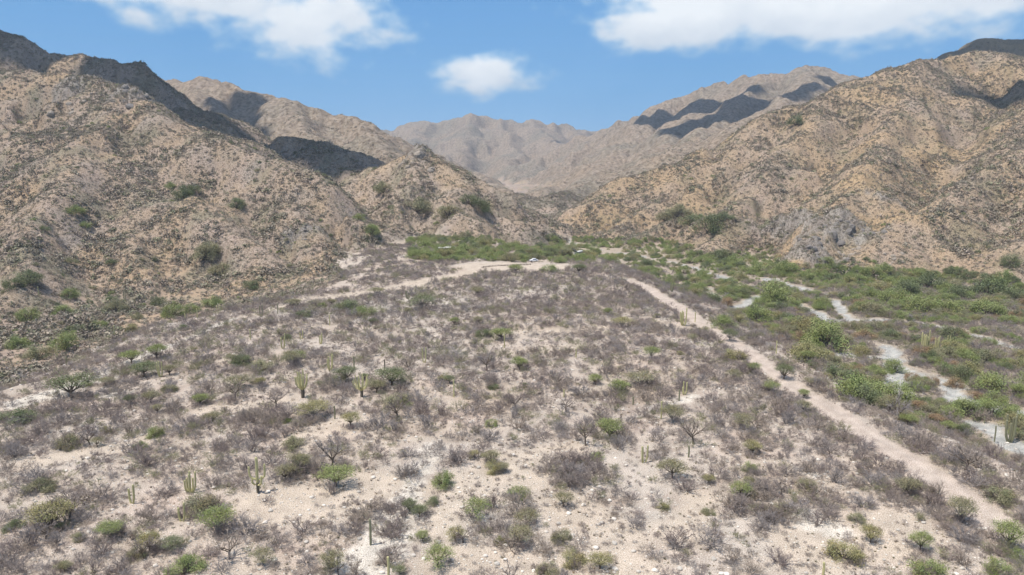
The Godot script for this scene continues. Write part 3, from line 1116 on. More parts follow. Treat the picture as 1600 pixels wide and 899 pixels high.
# [px, py of the foot, height px, form, phrase]; forms: 1 single, 2.. so many stems, 20 candelabra with bent arms, 30 many-stemmed on a trunk; tone 0 yellow-green 1 dark
const CACTI := [
	[403, 770, 60, 20, 0, "tall candelabra cactus with two bent arms"], [297, 770, 36, 6, 0, "six-stemmed cactus with close upright stems"], [284, 815, 33, 2, 0, "yellow two-stemmed cactus beside a grey-green bush"],
	[206, 787, 33, 2, 0, "slender cactus pair rising from grey twigs"], [473, 622, 48, 30, 0, "many-stemmed cactus with tall narrow crown on dark trunk"], [565, 621, 41, 31, 0, "many-stemmed cactus with spreading fan on dark trunk"],
	[516, 579, 26, 5, 0, "small yellow clustered cactus behind the two trunked cacti"], [523, 655, 22, 1, 1, "short brown cactus post between green shrubs"], [442, 545, 25, 4, 0, "four-stemmed cactus behind an olive shrub"],
	[501, 538, 18, 3, 0, "three-stemmed cactus on the middle terrace"], [471, 530, 14, 2, 0, "faint double cactus on the middle terrace"], [391, 531, 17, 1, 0, "single pale cactus before the gully rim"],
	[408, 496, 19, 2, 1, "twin dark cactus at the gully rim"], [434, 491, 17, 1, 1, "single dark cactus at the gully rim"], [637, 467, 14, 5, 1, "dark bunched cactus above the shaded thicket"],
	[709, 621, 29, 1, 0, "lone slim column cactus in the mid terrace"], [663, 567, 25, 2, 0, "tall thin cactus pair in dark scrub"], [788, 544, 26, 1, 0, "single cactus in front of a rounded green shrub"],
	[900, 559, 15, 1, 0, "short single cactus right of the clearing"], [881, 621, 13, 1, 0, "tiny single cactus in brown scrub"], [1033, 655, 29, 1, 0, "straight cactus beside a dark dead tree"],
	[1069, 617, 21, 3, 0, "small branched cactus on bare gravel"], [1061, 627, 19, 1, 1, "dark cactus post beside the small branched cactus"], [1076, 715, 20, 1, 1, "dark cactus post in the right foreground scrub"],
	[1006, 723, 30, 3, 0, "three-pronged cactus below a bare tree"], [1018, 553, 14, 2, 1, "dim cactus pair in the grey thicket"], [989, 633, 14, 1, 1, "dim cactus post beside an olive bush"],
	[1068, 509, 28, 7, 0, "dense cactus clump at the road edge"], [1086, 504, 16, 1, 0, "single cactus on the road verge"], [1050, 456, 17, 6, 1, "pale cactus group beyond the road end"],
	[1070, 457, 12, 4, 1, "low cactus group right of the road end"], [1213, 553, 21, 1, 0, "lone yellow cactus below the road bank"], [1446, 547, 32, 7, 0, "big yellow cactus clump in the riverbed"],
	[1463, 547, 23, 5, 0, "lower cactus clump joined to the big riverbed clump"], [1483, 536, 12, 2, 0, "small cactus pair right of the riverbed clumps"], [1490, 532, 15, 1, 2, "brown dead cactus post in the riverbed"],
	[1578, 691, 46, 6, 1, "tall grey-green cactus group by the white gravel"], [1554, 691, 27, 1, 1, "thin dark cactus in front of white gravel"], [1538, 662, 12, 1, 1, "tiny cactus at the edge of white gravel"],
	[1286, 903, 28, 1, 0, "pale column cactus at the bottom edge"], [607, 905, 40, 1, 0, "thick column cactus beside the chalky wash"], [579, 852, 46, 1, 1, "slim tall column cactus left of the chalky wash"],
	[89, 559, 25, 2, 0, "tall pale cactus at the foot of the left hillside"], [104, 571, 15, 1, 1, "small cactus on the white eroded rim"], [179, 529, 21, 1, 0, "bright yellow cactus near the gully mouth"],
	[60, 463, 15, 1, 0, "lone cactus on the dark left slope"], [195, 471, 19, 2, 1, "cactus pair above a wide green shrub on the left slope"], [289, 500, 10, 1, 0, "tiny cactus at the green gully bottom"],
	[308, 498, 16, 1, 0, "cactus beside the green gully thicket"], [251, 589, 25, 5, 0, "clustered cactus beside a dark green rim tree"], [344, 484, 10, 1, 0, "tiny cactus at the gully head"],
	[515, 509, 17, 1, 0, "pale cactus under the dark tree row"], [553, 577, 21, 1, 1, "dark thin cactus in grey scrub"], [601, 577, 16, 1, 2, "dark stump-like cactus post"], [340, 486, 9, 2, 0, "tiny cactus pair at the gully head"],
]

func stem_mesh(path: Array, r: float, sides := 16) -> ArrayMesh:
	var b := start()
	var rings := []
	var radii := []
	for i in path.size():
		radii.append(r * (0.86 if i == 0 else 1.0))
	var tip: Vector3 = path[-1]
	var dir: Vector3 = (path[-1] - path[-2]).normalized()
	var pts := path.duplicate()
	pts.append(tip + dir * r * 0.7)
	radii.append(r * 0.72)
	pts.append(tip + dir * r * 1.1)
	radii.append(r * 0.05)
	for i in pts.size():
		var d: Vector3 = (pts[mini(i + 1, pts.size() - 1)] - pts[maxi(i - 1, 0)]).normalized()
		var x := d.cross(Vector3.FORWARD if absf(d.z) < 0.8 else Vector3.RIGHT).normalized()
		var y := d.cross(x)
		var ring := []
		for k in sides:
			var a := TAU * k / sides
			var rr: float = radii[i] * (1.0 if k % 2 == 0 else 0.78)
			ring.append(pts[i] + (x * cos(a) + y * sin(a)) * rr)
		rings.append(ring)
	for i in rings.size() - 1:
		var c := Color.WHITE * rng.randf_range(0.86, 1.12)
		for k in sides:
			var n := (k + 1) % sides
			flat(b, rings[i][k], rings[i][n], rings[i + 1][n], c)
			flat(b, rings[i][k], rings[i + 1][n], rings[i + 1][k], c)
	return finish(b)

func build_cacti() -> void:
	for e in CACTI:
		var p := land(e[0], e[1])
		var dist := -(p.z)
		var hgt: float = e[2] * dist / FOCAL * 1.03
		var r := clampf(hgt * 0.035, 0.13, 0.24)
		var o := thing("column_cactus", e[5], "cactus", "column cacti of the valley")
		o.position = p
		cactus_feet.append(p)
		if e[5].split(" ").size() <= 7:
			marks.append([p.x, p.z, e[5]])
		var tone: int = e[4]
		var m: Material = M[["cactus", "cactus_dark", "cactus_trunk"][tone]]
		var form: int = e[3]
		if form == 1:
			part("stem", stem_mesh([Vector3(0, -0.3, 0), Vector3(0.02, hgt * 0.3, 0), Vector3(0.04, hgt * 0.65, 0.02), Vector3(0.0, hgt - r, 0.0)], r), m, o)
		elif form < 10:
			for k in form:
				var a := TAU * k / form + rng.randf() * 0.5
				var out := Vector3(cos(a), 0, sin(a) * 0.8) * (r * 2.1 + 0.09 * form) * (0.35 if form == 2 else rng.randf_range(0.5, 1.0)) * (1.0 if form > 2 else 2.2)
				var hh := hgt * (1.0 if k == 0 else rng.randf_range(0.62, 0.98))
				part("stem", stem_mesh([Vector3(out.x * 0.3, -0.3, out.z * 0.3), Vector3(out.x * 0.7, hh * 0.12, out.z * 0.7), out + Vector3(0, hh * 0.3, 0), out * 1.08 + Vector3(0, hh * 0.65, 0), out * 1.1 + Vector3(0, hh - r, 0)], r * rng.randf_range(0.85, 1.0)), m, o)
		elif form == 20:
			part("trunk", stem_mesh([Vector3(0, -0.3, 0), Vector3(0.02, hgt * 0.16, 0), Vector3(0, hgt * 0.27, 0)], r * 1.25), M["cactus_trunk"], o)
			part("stem", stem_mesh([Vector3(0, hgt * 0.2, 0), Vector3(0, hgt * 0.5, 0), Vector3(0.03, hgt * 0.8, 0), Vector3(0, hgt - r, 0)], r * 1.15), m, o)
			for s in [[-1.0, 0.38, 0.72, 0.1], [1.0, 0.36, 0.78, -0.1], [0.75, 0.22, 0.5, 0.5], [-0.45, 0.24, 0.36, 0.6]]:
				var w: float = hgt * 0.2 * s[0]
				part("arm", stem_mesh([Vector3(0, hgt * s[1], 0), Vector3(w * 0.55, hgt * (s[1] + 0.02), s[3] * 0.6), Vector3(w * 0.92, hgt * (s[1] + 0.09), s[3]), Vector3(w, hgt * (s[1] + 0.2), s[3]), Vector3(w * 1.02, hgt * s[2], s[3])], r * 0.8), m, o)
		else:
			part("trunk", stem_mesh([Vector3(0, -0.3, 0), Vector3(0.05, hgt * 0.15, 0), Vector3(0, hgt * 0.34, 0)], r * 1.7), M["cactus_trunk"], o)
			var n := 13
			var fan := 0.24 if form == 30 else 0.36
			for k in n:
				var a := TAU * k * 0.382
				var q := sqrt((k + 0.3) / n)
				var out := Vector3(cos(a), 0, sin(a)) * hgt * fan * q
				var top := hgt * (1.0 - 0.28 * q + rng.randf_range(-0.1, 0.02))
				part("stem", stem_mesh([Vector3(out.x * 0.15, hgt * 0.28, out.z * 0.15), out * 0.65 + Vector3(0, hgt * 0.38, 0), out * 0.95 + Vector3(0, hgt * 0.5, 0), out * 1.08 + Vector3(0, top, 0)], r * 0.62, 12), m, o)

# ---------------------------------------------------------------- crags of grey rock
func build_crags() -> void:
	var grey := mat("crag_rock", Color(0.165, 0.150, 0.140))
	var pale := mat("pale_rock", Color(0.25, 0.215, 0.18))
	var list := [[1305, 352, 60, 12, 0, "dark jagged rock outcrop high on the right spur"], [1275, 400, 60, 14, 0, "broken grey rock outcrop at the foot of the right spur"], [1360, 362, 46, 9, 0, "slanting rock rib on the right hillside"], [1245, 425, 36, 8, 0, "low rock face beside the river gravel"], [1325, 400, 40, 8, 1, "pale grey rock patch right of the dark outcrop"],
		[1400, 405, 40, 7, 1, "scattered pale rocks above the riverside trees"], [660, 250, 60, 9, 1, "pale rocky cap of the valley knoll"], [468, 372, 26, 6, 0, "small grey crag on the left slope facing the terrace"], [205, 145, 60, 8, 0, "rocky step on the crest of the left hillside"], [1510, 455, 60, 9, 0, "shadowed cut bank of the right riverside"], [1575, 470, 40, 8, 0, "rocky cut bank under the rightmost riverside trees"], [120, 165, 50, 7, 1, "pale ledge rocks below the left crest"]]
	for e in list:
		var p := land(e[0], e[1])
		var sc := -p.z / FOCAL
		var o := thing("rock_outcrop", e[5], "rock", "rock outcrops on the slopes")
		o.position = p
		if e[5].split(" ").size() <= 7:
			marks.append([p.x, p.z, e[5]])
		for k in e[3]:
			var x: float = rng.randfn() * 0.28 * e[2] * sc
			var z: float = rng.randfn() * 0.28 * e[2] * sc
			var st := part("rock", rocks[rng.randi() % 4], grey if e[4] == 0 else pale, o)
			var s: float = e[2] * sc * rng.randf_range(0.09, 0.2)
			st.position = Vector3(x, height(p.x + x, p.z + z) - p.y - s * 0.35, z)
			st.rotation = Vector3(rng.randfn() * 0.4, rng.randf() * TAU, rng.randfn() * 0.5)
			st.scale = Vector3(s * rng.randf_range(0.6, 1.2), s * rng.randf_range(0.7, 1.5), s * rng.randf_range(0.6, 1.1))

# ---------------------------------------------------------------- trees and bushes
# [px, py of the foot, width px, tone]: tones 0 olive 1 green 2 dark 3 yellowish 4 rusty
const TREES := [
	[80, 826, 74, 3], [525, 760, 58, 1], [22, 828, 32, 2], [340, 833, 60, 1], [290, 897, 60, 1], [312, 798, 60, 0], [410, 884, 40, 0], [520, 893, 44, 0], [692, 760, 40, 1], [676, 788, 24, 2], [655, 808, 30, 2], [745, 812, 46, 1], [685, 886, 50, 1], [660, 846, 24, 1], [812, 852, 48, 0], [878, 846, 34, 0], [1036, 796, 22, 3], [1050, 748, 50, 0], [1172, 736, 26, 1],
	[1318, 872, 58, 3], [1360, 848, 36, 3], [1438, 859, 40, 1], [1502, 816, 50, 0], [1566, 786, 52, 0], [1576, 857, 58, 1], [1588, 872, 34, 1], [1560, 896, 44, 1], [1448, 900, 54, 1], [1420, 776, 42, 0], [1262, 765, 34, 0], [1340, 815, 30, 0],
	[490, 655, 50, 3], [548, 667, 32, 3], [540, 597, 38, 2], [612, 602, 52, 2], [588, 614, 32, 0], [624, 632, 48, 0], [372, 607, 46, 0], [406, 604, 20, 3], [412, 579, 48, 0], [376, 569, 36, 2], [461, 561, 28, 1], [455, 573, 32, 0], [462, 700, 40, 0], [468, 738, 40, 0], [446, 752, 36, 0],
	[225, 589, 44, 2], [205, 568, 36, 1], [245, 560, 30, 1], [112, 621, 70, 2], [20, 660, 60, 2], [242, 682, 30, 1], [218, 702, 22, 1], [152, 698, 22, 0], [313, 632, 26, 1], [165, 676, 20, 3], [660, 482, 46, 2], [570, 492, 38, 1], [540, 484, 46, 2], [475, 496, 28, 2], [458, 482, 28, 0], [588, 461, 26, 0],
	[783, 531, 32, 1], [755, 527, 26, 2], [812, 578, 30, 1], [768, 667, 22, 1], [952, 686, 42, 1], [1000, 604, 50, 0], [968, 616, 34, 1], [930, 601, 24, 1], [972, 511, 32, 3], [1148, 561, 38, 3], [1140, 533, 26, 2], [1225, 592, 30, 2], [1266, 604, 22, 0], [1256, 622, 20, 1], [1178, 584, 22, 1], [1147, 594, 24, 0], [1160, 670, 36, 0], [1018, 560, 28, 1], [746, 462, 26, 0], [905, 427, 24, 2], [860, 425, 30, 1], [806, 426, 24, 1], [1100, 520, 20, 0], [640, 800, 26, 2], [60, 770, 44, 0], [120, 845, 26, 0], [214, 873, 34, 0], [105, 700, 40, 0], [1222, 800, 30, 0], [1050, 660, 40, 0],
]
const BUSHES := [
	[1350, 622, 84, 1], [1312, 598, 60, 2], [1345, 556, 38, 3], [1502, 594, 46, 2], [1545, 612, 64, 1], [1430, 608, 40, 1], [1398, 582, 40, 1], [1508, 650, 64, 1], [1506, 678, 36, 2], [1590, 576, 36, 3], [1582, 655, 46, 1], [1556, 632, 46, 1], [1262, 522, 54, 3], [1292, 546, 84, 1], [1186, 502, 54, 1], [1214, 474, 64, 1], [1130, 512, 40, 1], [1480, 560, 46, 0], [1440, 558, 34, 4], [1425, 595, 24, 4], [1490, 605, 34, 4], [1525, 622, 28, 4], [1350, 530, 40, 4], [1455, 600, 26, 4],
	[1325, 468, 36, 2], [1360, 464, 32, 1], [1415, 462, 50, 2], [1450, 452, 52, 2], [1495, 466, 40, 2], [1545, 462, 66, 2], [1590, 470, 50, 2], [1540, 492, 60, 1], [1480, 490, 60, 1], [1395, 475, 50, 1], [1440, 488, 60, 1], [1580, 415, 32, 2], [1300, 440, 34, 2], [1290, 415, 30, 1], [1130, 405, 40, 2], [1110, 362, 60, 2], [1080, 352, 50, 2], [1060, 338, 40, 0], [1130, 345, 40, 2], [1040, 345, 40, 0], [1150, 415, 36, 1], [1190, 425, 36, 1], [1230, 425, 40, 1], [1270, 430, 26, 1],
	[285, 310, 38, 2], [300, 300, 30, 2], [265, 295, 20, 1], [370, 325, 34, 2], [118, 333, 26, 1], [70, 360, 20, 2], [135, 355, 22, 1], [110, 412, 24, 0], [175, 412, 20, 2], [108, 465, 34, 1], [100, 490, 34, 1], [45, 500, 38, 1], [180, 488, 40, 0], [120, 520, 36, 2], [155, 512, 26, 1], [212, 500, 24, 0], [300, 488, 30, 1], [270, 494, 40, 1], [330, 480, 36, 1], [250, 478, 30, 2], [205, 518, 24, 3], [100, 545, 50, 1], [60, 560, 50, 0], [30, 545, 40, 1], [395, 450, 30, 2], [345, 430, 44, 0], [320, 405, 50, 0], [20, 450, 40, 2], [40, 440, 50, 2], [330, 395, 40, 0], [735, 320, 40, 2], [700, 340, 50, 0], [650, 330, 50, 0], [600, 300, 40, 0], [560, 345, 26, 1], [580, 365, 30, 1], [755, 330, 36, 2], [1245, 195, 30, 2],
]

func ordinal(n: int) -> String:
	var w := ["nearest", "second nearest", "third nearest", "fourth nearest", "fifth nearest", "sixth nearest", "seventh nearest", "eighth nearest", "ninth nearest", "tenth nearest", "eleventh nearest", "twelfth nearest"]
	if n < w.size():
		return w[n]
	return "%s out" % ["thirteen", "fourteen", "fifteen", "sixteen", "seventeen", "eighteen", "nineteen", "twenty", "twenty-one", "twenty-two", "twenty-three", "twenty-four", "twenty-five", "twenty-six", "twenty-seven", "twenty-eight", "twenty-nine", "thirty", "thirty-one", "thirty-two"][mini(n - 12, 19)]

func name_all(items: Array) -> void:                # items: {p, what}; gives each a label of its own
	var by := {}
	for it in items:
		var best := 1e9
		var m: Array = marks[0]
		for k in marks:
			var d := Vector2(it.p.x - k[0], it.p.z - k[1]).length()
			if d < best:
				best = d
				m = k
		var dx: float = it.p.x - m[0]
		var dz: float = it.p.z - m[1]
		var side := ("right of" if dx > 0.0 else "left of") if absf(dx) > absf(dz) * 0.6 else ("before" if dz > 0.0 else "behind")
		var key: String = it.what + "|" + side + "|" + m[2]
		if not by.has(key):
			by[key] = []
		by[key].append([best, it, side, m[2]])
	for key in by:
		var l: Array = by[key]
		l.sort_custom(func(a, b): return a[0] < b[0])
		for i in l.size():
			var head: String = l[i][1].what if l.size() == 1 else l[i][1].what + ", " + ordinal(i) + ","
			l[i][1].label = "%s %s the %s" % [head, l[i][2], l[i][3]]
			if l[i][1].label.split(" ").size() > 16:
				print("long label: ", l[i][1].label)

func place(item: Dictionary, called: String, category: String, group: String, shapes: Array, names: Array, mats: Array) -> void:
	var o := thing(called, item.label, category, group)
	o.position = item.p
	var s: Vector3 = item.s
	for k in 2:
		var q := part(names[k], shapes[k], mats[k], o)
		q.rotation.y = item.turn
		q.scale = s

var spots := {}

func free_spot(p: Vector3, r: float) -> bool:
	var g := Vector2i(floori(p.x / 8.0), floori(p.z / 8.0))
	for i in range(-1, 2):
		for j in range(-1, 2):
			for q in spots.get(g + Vector2i(i, j), []):
				if Vector2(q[0] - p.x, q[1] - p.z).length() < (r + q[2]) * (0.42 if p.z > -240.0 else 0.32):
					return false
	return true

var trees := []
var bushes := []
const TONE := ["olive", "green", "dark-green", "yellowish", "rusty"]

func build_trees() -> void:
	for e in TREES:
		var p := land(e[0], e[1])
		var r: float = e[2] * -p.z / FOCAL * 0.56
		trees.append({"p": p, "s": Vector3(r, r * rng.randf_range(0.9, 1.15) * clampf(2.2 / r, 0.75, 1.1), r * rng.randf_range(0.85, 1.05)), "turn": rng.randf() * TAU, "tone": e[3], "what": "%s %s thorn tree" % ["small" if r < 1.6 else "wide" if r > 2.7 else "middling", TONE[e[3]]]})
	for k in 2000:
		if trees.size() > 150:
			break
		var p := land(rng.randf_range(-30.0, 1300.0), rng.randf_range(450.0, 900.0))
		if hides_cactus(p, 2.0):
			continue
		var c := cell(p.x, p.z)
		if W[c] > 0.3 or C[c] != 0 or p.y < -4.0 or p.z < -290.0 or road_distance(Vector2(p.x, p.z)) < 4.0 or rng.randf() > (0.35 if p.z < -125.0 else 0.1) + n_patch.get_noise_2d(p.x + 33.0, p.z) * 1.5:
			continue
		var r := rng.randf_range(0.7, 1.8)
		var tone: int = [0, 0, 3, 1, 0, 2][rng.randi() % 6]
		trees.append({"p": p, "s": Vector3(r, r * rng.randf_range(0.85, 1.1), r * rng.randf_range(0.85, 1.05)), "turn": rng.randf() * TAU, "tone": tone, "what": "%s %s thorn tree" % ["small" if r < 1.6 else "middling", TONE[tone]]})
	name_all(trees)
	for t in trees:
		var v := rng.randi() % 6
		place(t, "thorn_tree", "tree", "leafy thorn trees on the terrace", crown[v] if rng.randf() < 0.62 else bush[v], ["trunk", "crown"], [M["bark"] if rng.randf() < 0.8 else M["pale_bark"], M["leaf%d" % t.tone]])
	for e in BUSHES:
		var p := land(e[0], e[1])
		var r: float = e[2] * -p.z / FOCAL * 0.5
		add_bush(p, r, e[3])
	for k in 9000:                                  # bushes on the near slopes, thickest in patches
		var a := rng.randf_range(-0.75, 0.75)
		var rr := rng.randf_range(190.0, 720.0)
		var p := Vector3(sin(a) * rr, 0, -cos(a) * rr)
		if W[cell(p.x, p.z)] < 0.6 or rng.randf() > n_patch.get_noise_2d(p.x * 0.9 + 1500.0, p.z * 0.9) * 0.8 + 0.04:
			continue
		p.y = height(p.x, p.z) - 0.1
		add_bush(p, clampf(1.15 * exp(rng.randfn() * 0.35), 0.6, 2.6), [0, 2, 2, 0, 1][rng.randi() % 5])
	# riverbed thickets and the green belt round the houses
	var want := 0
	while want < 11000:
		want += 1
		var px := rng.randf_range(640.0, 1640.0)
		var py := 372.0 + pow(rng.randf(), 1.5) * 330.0
		var p := land(px, py)
		var c := cell(p.x, p.z)
		if p.z < -900.0 or W[c] > 0.62 or C[c] != 0:
			continue
		var river := p.x > 0.0 and p.y < -6.5
		var belt := p.z < -318.0 and p.x > -62.0
		var bank := p.x > 62.0 and p.y >= -6.5
		if not (river or belt or bank):
			continue
		var n := n_patch.get_noise_2d(p.x * 1.3, p.z * 1.3)
		var d := 0.0
		if river:
			d = 0.34 + n * 1.5 + (0.6 if p.z < -245.0 else 0.0)
		elif belt:
			d = 1.0
		elif bank:
			d = 0.16 + n * 0.5
		if rng.randf() > d or strip(gravel, Vector2(p.x, p.z)) > -1.4:
			continue
		var r := clampf(2.1 * exp(rng.randfn() * 0.4), 1.0, 4.6)
		var tone: int = [1, 1, 0, 1, 2, 3, 0][rng.randi() % 7] if p.z > -270.0 else [1, 1, 1, 0, 1, 2, 3][rng.randi() % 7]
		if river and p.z > -280.0 and rng.randf() < 0.07:
			tone = 4
		if free_spot(p, r):
			add_bush(p, r, tone)
	bushes.sort_custom(func(a, b): return a.s.x / a.p.length() > b.s.x / b.p.length())
	var own := bushes.slice(0, 290)
	name_all(own)
	for t in own:
		var v := rng.randi() % 6
		var sh: Array = bush[v] if rng.randf() < 0.7 or t.s.x > 2.8 else crown[v]
		place(t, "leafy_bush", "bush", "leafy bushes of the riverbed and slopes", sh, ["branches", "foliage"], [M["bark"], M["leaf%d" % t.tone]])
	for tone in 5:
		for v in 2:
			var xs := []
			var cs := []
			for i in range(290, bushes.size()):
				if bushes[i].tone == tone and i % 2 == v:
					xs.append(Transform3D(Basis(Vector3.UP, bushes[i].turn).scaled(bushes[i].s), bushes[i].p))
					cs.append(Color.WHITE)
			stuff("distant_bushes", "far %s bushes of the green belt" % TONE[tone], bush[v * 3][1], M["leaf%d" % tone], xs, cs)

func add_bush(p: Vector3, r: float, tone: int) -> void:
	var g := Vector2i(floori(p.x / 8.0), floori(p.z / 8.0))
	if not spots.has(g):
		spots[g] = []
	spots[g].append([p.x, p.z, r])
	bushes.append({"p": p, "s": Vector3(r, r * rng.randf_range(0.85, 1.3), r * rng.randf_range(0.85, 1.05)), "turn": rng.randf() * TAU, "tone": tone, "what": "%s %s bush" % ["small" if r < 1.6 else "large" if r > 3.2 else "rounded", TONE[tone]]})

# ---------------------------------------------------------------- leafless shrubs
func scrub_density(p: Vector3) -> float:
	var q := Vector2(p.x, p.z)
	var d := 0.80 + n_patch.get_noise_2d(p.x * 1.7 + 77.0, p.z * 1.7) * 0.8 + n_mid.get_noise_2d(p.x * 1.2 - 90.0, p.z * 1.2) * 0.4
	d -= smoothstep(0.0, 14.0, table(RIM_W, p.z) - p.x) * 0.45
	d += smoothstep(10.0, 50.0, p.x) * 0.18
	d -= smoothstep(-1.0, 2.0, strip(clear_strips, q)) * 1.2
	return d

func build_shrubs() -> void:
	var shrubs := []
	var bands := [[-10, 665, 120, 622], [440, 502, 690, 482], [330, 515, 440, 502], [0, 720, 60, 700], [730, 845, 830, 838], [1180, 770, 1330, 790], [1270, 720, 1400, 760], [860, 690, 960, 670], [160, 690, 300, 660], [560, 800, 620, 840], [740, 620, 860, 632], [880, 750, 930, 745], [1180, 800, 1240, 810]]
	for b in bands:
		for k in 16:
			var t := rng.randf()
			add_shrub(shrubs, land(lerpf(b[0], b[2], t) + rng.randfn() * 16.0, lerpf(b[1], b[3], t) + rng.randfn() * 7.0), rng.randf_range(0.7, 1.5))
	for t in trees:                                 # grey twigs round the foot of the leafy trees
		for k in rng.randi_range(1, 3):
			var a := rng.randf() * TAU
			var q: Vector3 = t.p + Vector3(cos(a), 0, sin(a)) * t.s.x * rng.randf_range(0.4, 0.95)
			q.y = height(q.x, q.z)
			add_shrub(shrubs, q, clampf(t.s.x * rng.randf_range(0.4, 0.7), 0.6, 1.9))
	for i in road.size() - 1:                       # scrub close along both sides of the road
		var e := road[i + 1] - road[i]
		var side := Vector2(-e.y, e.x).normalized()
		for k in int(e.length() * 3.2):
			var sgn := -1.0 if rng.randf() < 0.5 else 1.0
			var q := road[i] + e * rng.randf() + side * sgn * rng.randf_range(2.9, 7.0)
			add_shrub(shrubs, Vector3(q.x, height(q.x, q.y), q.y), clampf(0.8 * exp(rng.randfn() * 0.4), 0.4, 1.7))
	var grid := {}
	for s in shrubs:
		grid[Vector2i(int(s.p.x / 3.0), int(s.p.z / 3.0))] = true
	for k in 150000:
		var a := rng.randf_range(-0.9, 0.9)
		var r := sqrt(rng.randf_range(55.0 * 55.0, 400.0 * 400.0))
		var p := Vector3(sin(a) * r, 0, -cos(a) * r)
		var c := cell(p.x, p.z)
		if W[c] > 0.5 or C[c] != 0:
			continue
		p.y = height(p.x, p.z)
		var q := Vector2(p.x, p.z)
		if road_distance(q) < 2.9 or in_field(q) > -0.02:
			continue
		var river := p.y < -6.5 and p.x > 0.0
		var d := scrub_density(p) * 0.75
		if p.x > 62.0 and not river:
			d = 0.7 if p.z > -245.0 else 0.2
		if river:
			if strip(gravel, q) > -0.5:
				continue
			d = 0.95
		if p.z < -318.0 and p.x > -55.0:
			d = 0.12
		if rng.randf() > d:
			continue
		var size := clampf(0.80 * exp(rng.randfn() * 0.5), 0.32, 2.2)
		var g := Vector2i(int(p.x / 1.1), int(p.z / 1.1))
		if grid.has(g):
			continue
		grid[g] = true
		add_shrub(shrubs, p, size)
	shrubs.sort_custom(func(x, y): return seen_size(x) > seen_size(y))
	var own := shrubs.slice(0, 295)
	name_all(own)
	for t in own:
		var tree: bool = t.tree
		place(t, "leafless_shrub", "shrub", "leafless shrubs on the terrace", bare_tree[t.v % 4] if tree else bare[t.v % 7], ["stems", "twigs"], [M["bark"] if tree else M["twig%d" % t.tone], M["twig%d" % t.tone]])
	var xs := []
	var cs := []
	for v in 7:
		xs.append([])
		cs.append([])
	for i in range(295, shrubs.size()):
		var t: Dictionary = shrubs[i]
		xs[t.v % 7].append(Transform3D(Basis(Vector3.UP, t.turn).scaled(t.s), t.p))
		var tint: Color = TWIGS[t.tone] * rng.randf_range(0.85, 1.2)
		if rng.randf() < 0.17:
			tint = Color(0.25, 0.24, 0.145) * rng.randf_range(0.9, 1.2)
		cs[t.v % 7].append(tint)
	for v in 7:
		stuff("leafless_scrub", "grey and brown leafless scrub covering the terrace", bare[v][1], M["tinted"], xs[v], cs[v])

func hides_cactus(p: Vector3, size: float) -> bool:   # the ground right before a cactus is bare
	for f in cactus_feet:
		if absf(p.x - f.x) < size + 0.8 and p.z - f.z > -0.6 and p.z - f.z < 6.0:
			return true
	return false

func seen_size(t: Dictionary) -> float:
	var d: Vector3 = t.p - EYE
	var a := absf(d.x / d.z)
	if a > 0.74 or d.y / d.z > 0.63:
		return -1.0 / d.length()
	return t.s.x / d.length()

func add_shrub(list: Array, p: Vector3, size: float) -> void:
	if hides_cactus(p, size):
		return
	var tree := rng.randf() < 0.10 and size > 0.9
	var tone := rng.randi() % 4
	var what: String = "%s %s leafless %s" % ["small" if size < 1.1 else "broad" if size > 1.6 else "middling", ["grey", "purplish", "tan", "ashen"][tone], "tree" if tree else "shrub"]
	list.append({"p": p, "s": Vector3(size, size * rng.randf_range(0.75, 1.15) * (1.25 if tree else 1.0), size * rng.randf_range(0.85, 1.1)), "turn": rng.randf() * TAU, "tone": tone, "v": rng.randi() % 28, "tree": tree, "what": what})

# ---------------------------------------------------------------- scrub of the hillsides
func build_hill_scrub() -> void:
	var xs := []
	var cs := []
	for v in 5:
		xs.append([])
		cs.append([])
	var shades := [Color(0.285, 0.25, 0.195), Color(0.295, 0.245, 0.205), Color(0.24, 0.235, 0.155), Color(0.325, 0.27, 0.215), Color(0.265, 0.24, 0.19)]
	var n := 0
	for k in 600000:
		var a := rng.randf_range(-0.85, 0.85)
		var r := sqrt(rng.randf_range(150.0 * 150.0, 1020.0 * 1020.0)) if k % 4 else 150.0 * pow(9.0, rng.randf())
		var x := sin(a) * r
		var z := -cos(a) * r
		var c := cell(x, z)
		if W[c] < 0.3:
			continue
		var pn := n_patch.get_noise_2d(x * 0.8 + 900.0, z * 0.8)
		var pm := n_mid.get_noise_2d(x * 0.5 + 300.0, z * 0.5)
		var keep := maxf(0.38, 0.66 + pn * 1.5 + pm * 1.1)
		if rng.randf() > keep:
			continue
		var s := clampf(0.66 * exp(rng.randfn() * 0.42), 0.3, 2.6)
		s *= 1.0 + clampf((r - 600.0) / 700.0, 0.0, 0.8)
		if pm + pn > 0.1 and r < 800.0 and rng.randf() < 0.06:
			s = rng.randf_range(1.6, 3.0)
		var i := n % 5
		n += 1
		xs[i].append(Transform3D(Basis(Vector3.UP, rng.randf() * TAU).scaled(Vector3(s, s * rng.randf_range(0.8, 1.3), s)), Vector3(x, height(x, z) - s * 0.08, z)))
		cs[i].append(shades[rng.randi() % 5] * rng.randf_range(0.7, 1.3))
	for v in 5:
		stuff("hillside_scrub", "low scrub dotted over the hillsides", scrub[v], M["tinted"], xs[v], cs[v])

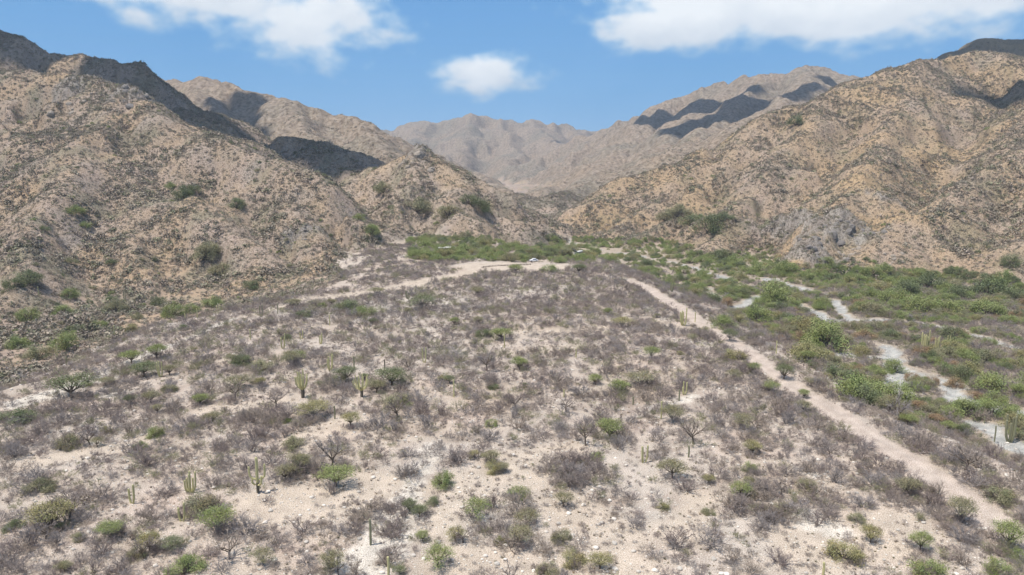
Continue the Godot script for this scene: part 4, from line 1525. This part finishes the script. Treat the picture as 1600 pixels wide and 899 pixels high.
# ---------------------------------------------------------------- tufts and stones
func build_ground_litter() -> void:
	var xs := []
	var cs := []
	var rx := []
	var rc := []
	var dx := []
	var dc := []
	for k in 90000:
		var a := rng.randf_range(-0.85, 0.85)
		var r := sqrt(rng.randf_range(60.0 * 60.0, 260.0 * 260.0)) if k % 4 < 2 else rng.randf_range(60.0, 240.0)
		var x := sin(a) * r
		var z := -cos(a) * r
		var c := cell(x, z)
		if C[c] == 1 or C[c] == 3:
			continue
		var y := height(x, z)
		if k % 2 == 0:
			var s := rng.randf_range(0.06, 0.17) if rng.randf() < 0.93 else rng.randf_range(0.2, 0.42)
			rx.append(Transform3D(Basis(Vector3.UP, rng.randf() * TAU).scaled(Vector3(s, s * 0.8, s * rng.randf_range(0.7, 1.2))), Vector3(x, y + s * 0.2, z)))
			rc.append(Color(0.5, 0.46, 0.41) * rng.randf_range(0.65, 1.25))
		elif C[c] == 0:
			var dn := 0.5 + n_patch.get_noise_2d(x * 2.2 - 400.0, z * 2.2) * 1.8
			if rng.randf() > dn:
				continue
			var s := rng.randf_range(0.12, 0.3)
			if rng.randf() < 0.5:
				s = rng.randf_range(0.25, 0.5)
				dx.append(Transform3D(Basis(Vector3.UP, rng.randf() * TAU).scaled(Vector3(s, s * rng.randf_range(0.6, 1.0), s)), Vector3(x, y, z)))
				dc.append(TWIGS[rng.randi() % 4] * rng.randf_range(0.8, 1.2))
				continue
			xs.append(Transform3D(Basis(Vector3.UP, rng.randf() * TAU).scaled(Vector3(s, s * rng.randf_range(0.6, 1.1), s)), Vector3(x, y, z)))
			cs.append([Color(0.24, 0.195, 0.165), Color(0.30, 0.235, 0.15), Color(0.20, 0.175, 0.145), Color(0.22, 0.20, 0.12)][rng.randi() % 4] * rng.randf_range(0.85, 1.2))
	stuff("dwarf_scrub", "knee-high twiggy scrub between the shrubs", bare[2][1], M["tinted"], dx, dc)
	stuff("dry_tufts", "dry tufts and dwarf shrubs between the bushes", tuft, M["tinted"], xs, cs)
	stuff("loose_stones", "loose pale stones on the ground", rocks[1], M["tinted"], rx, rc)
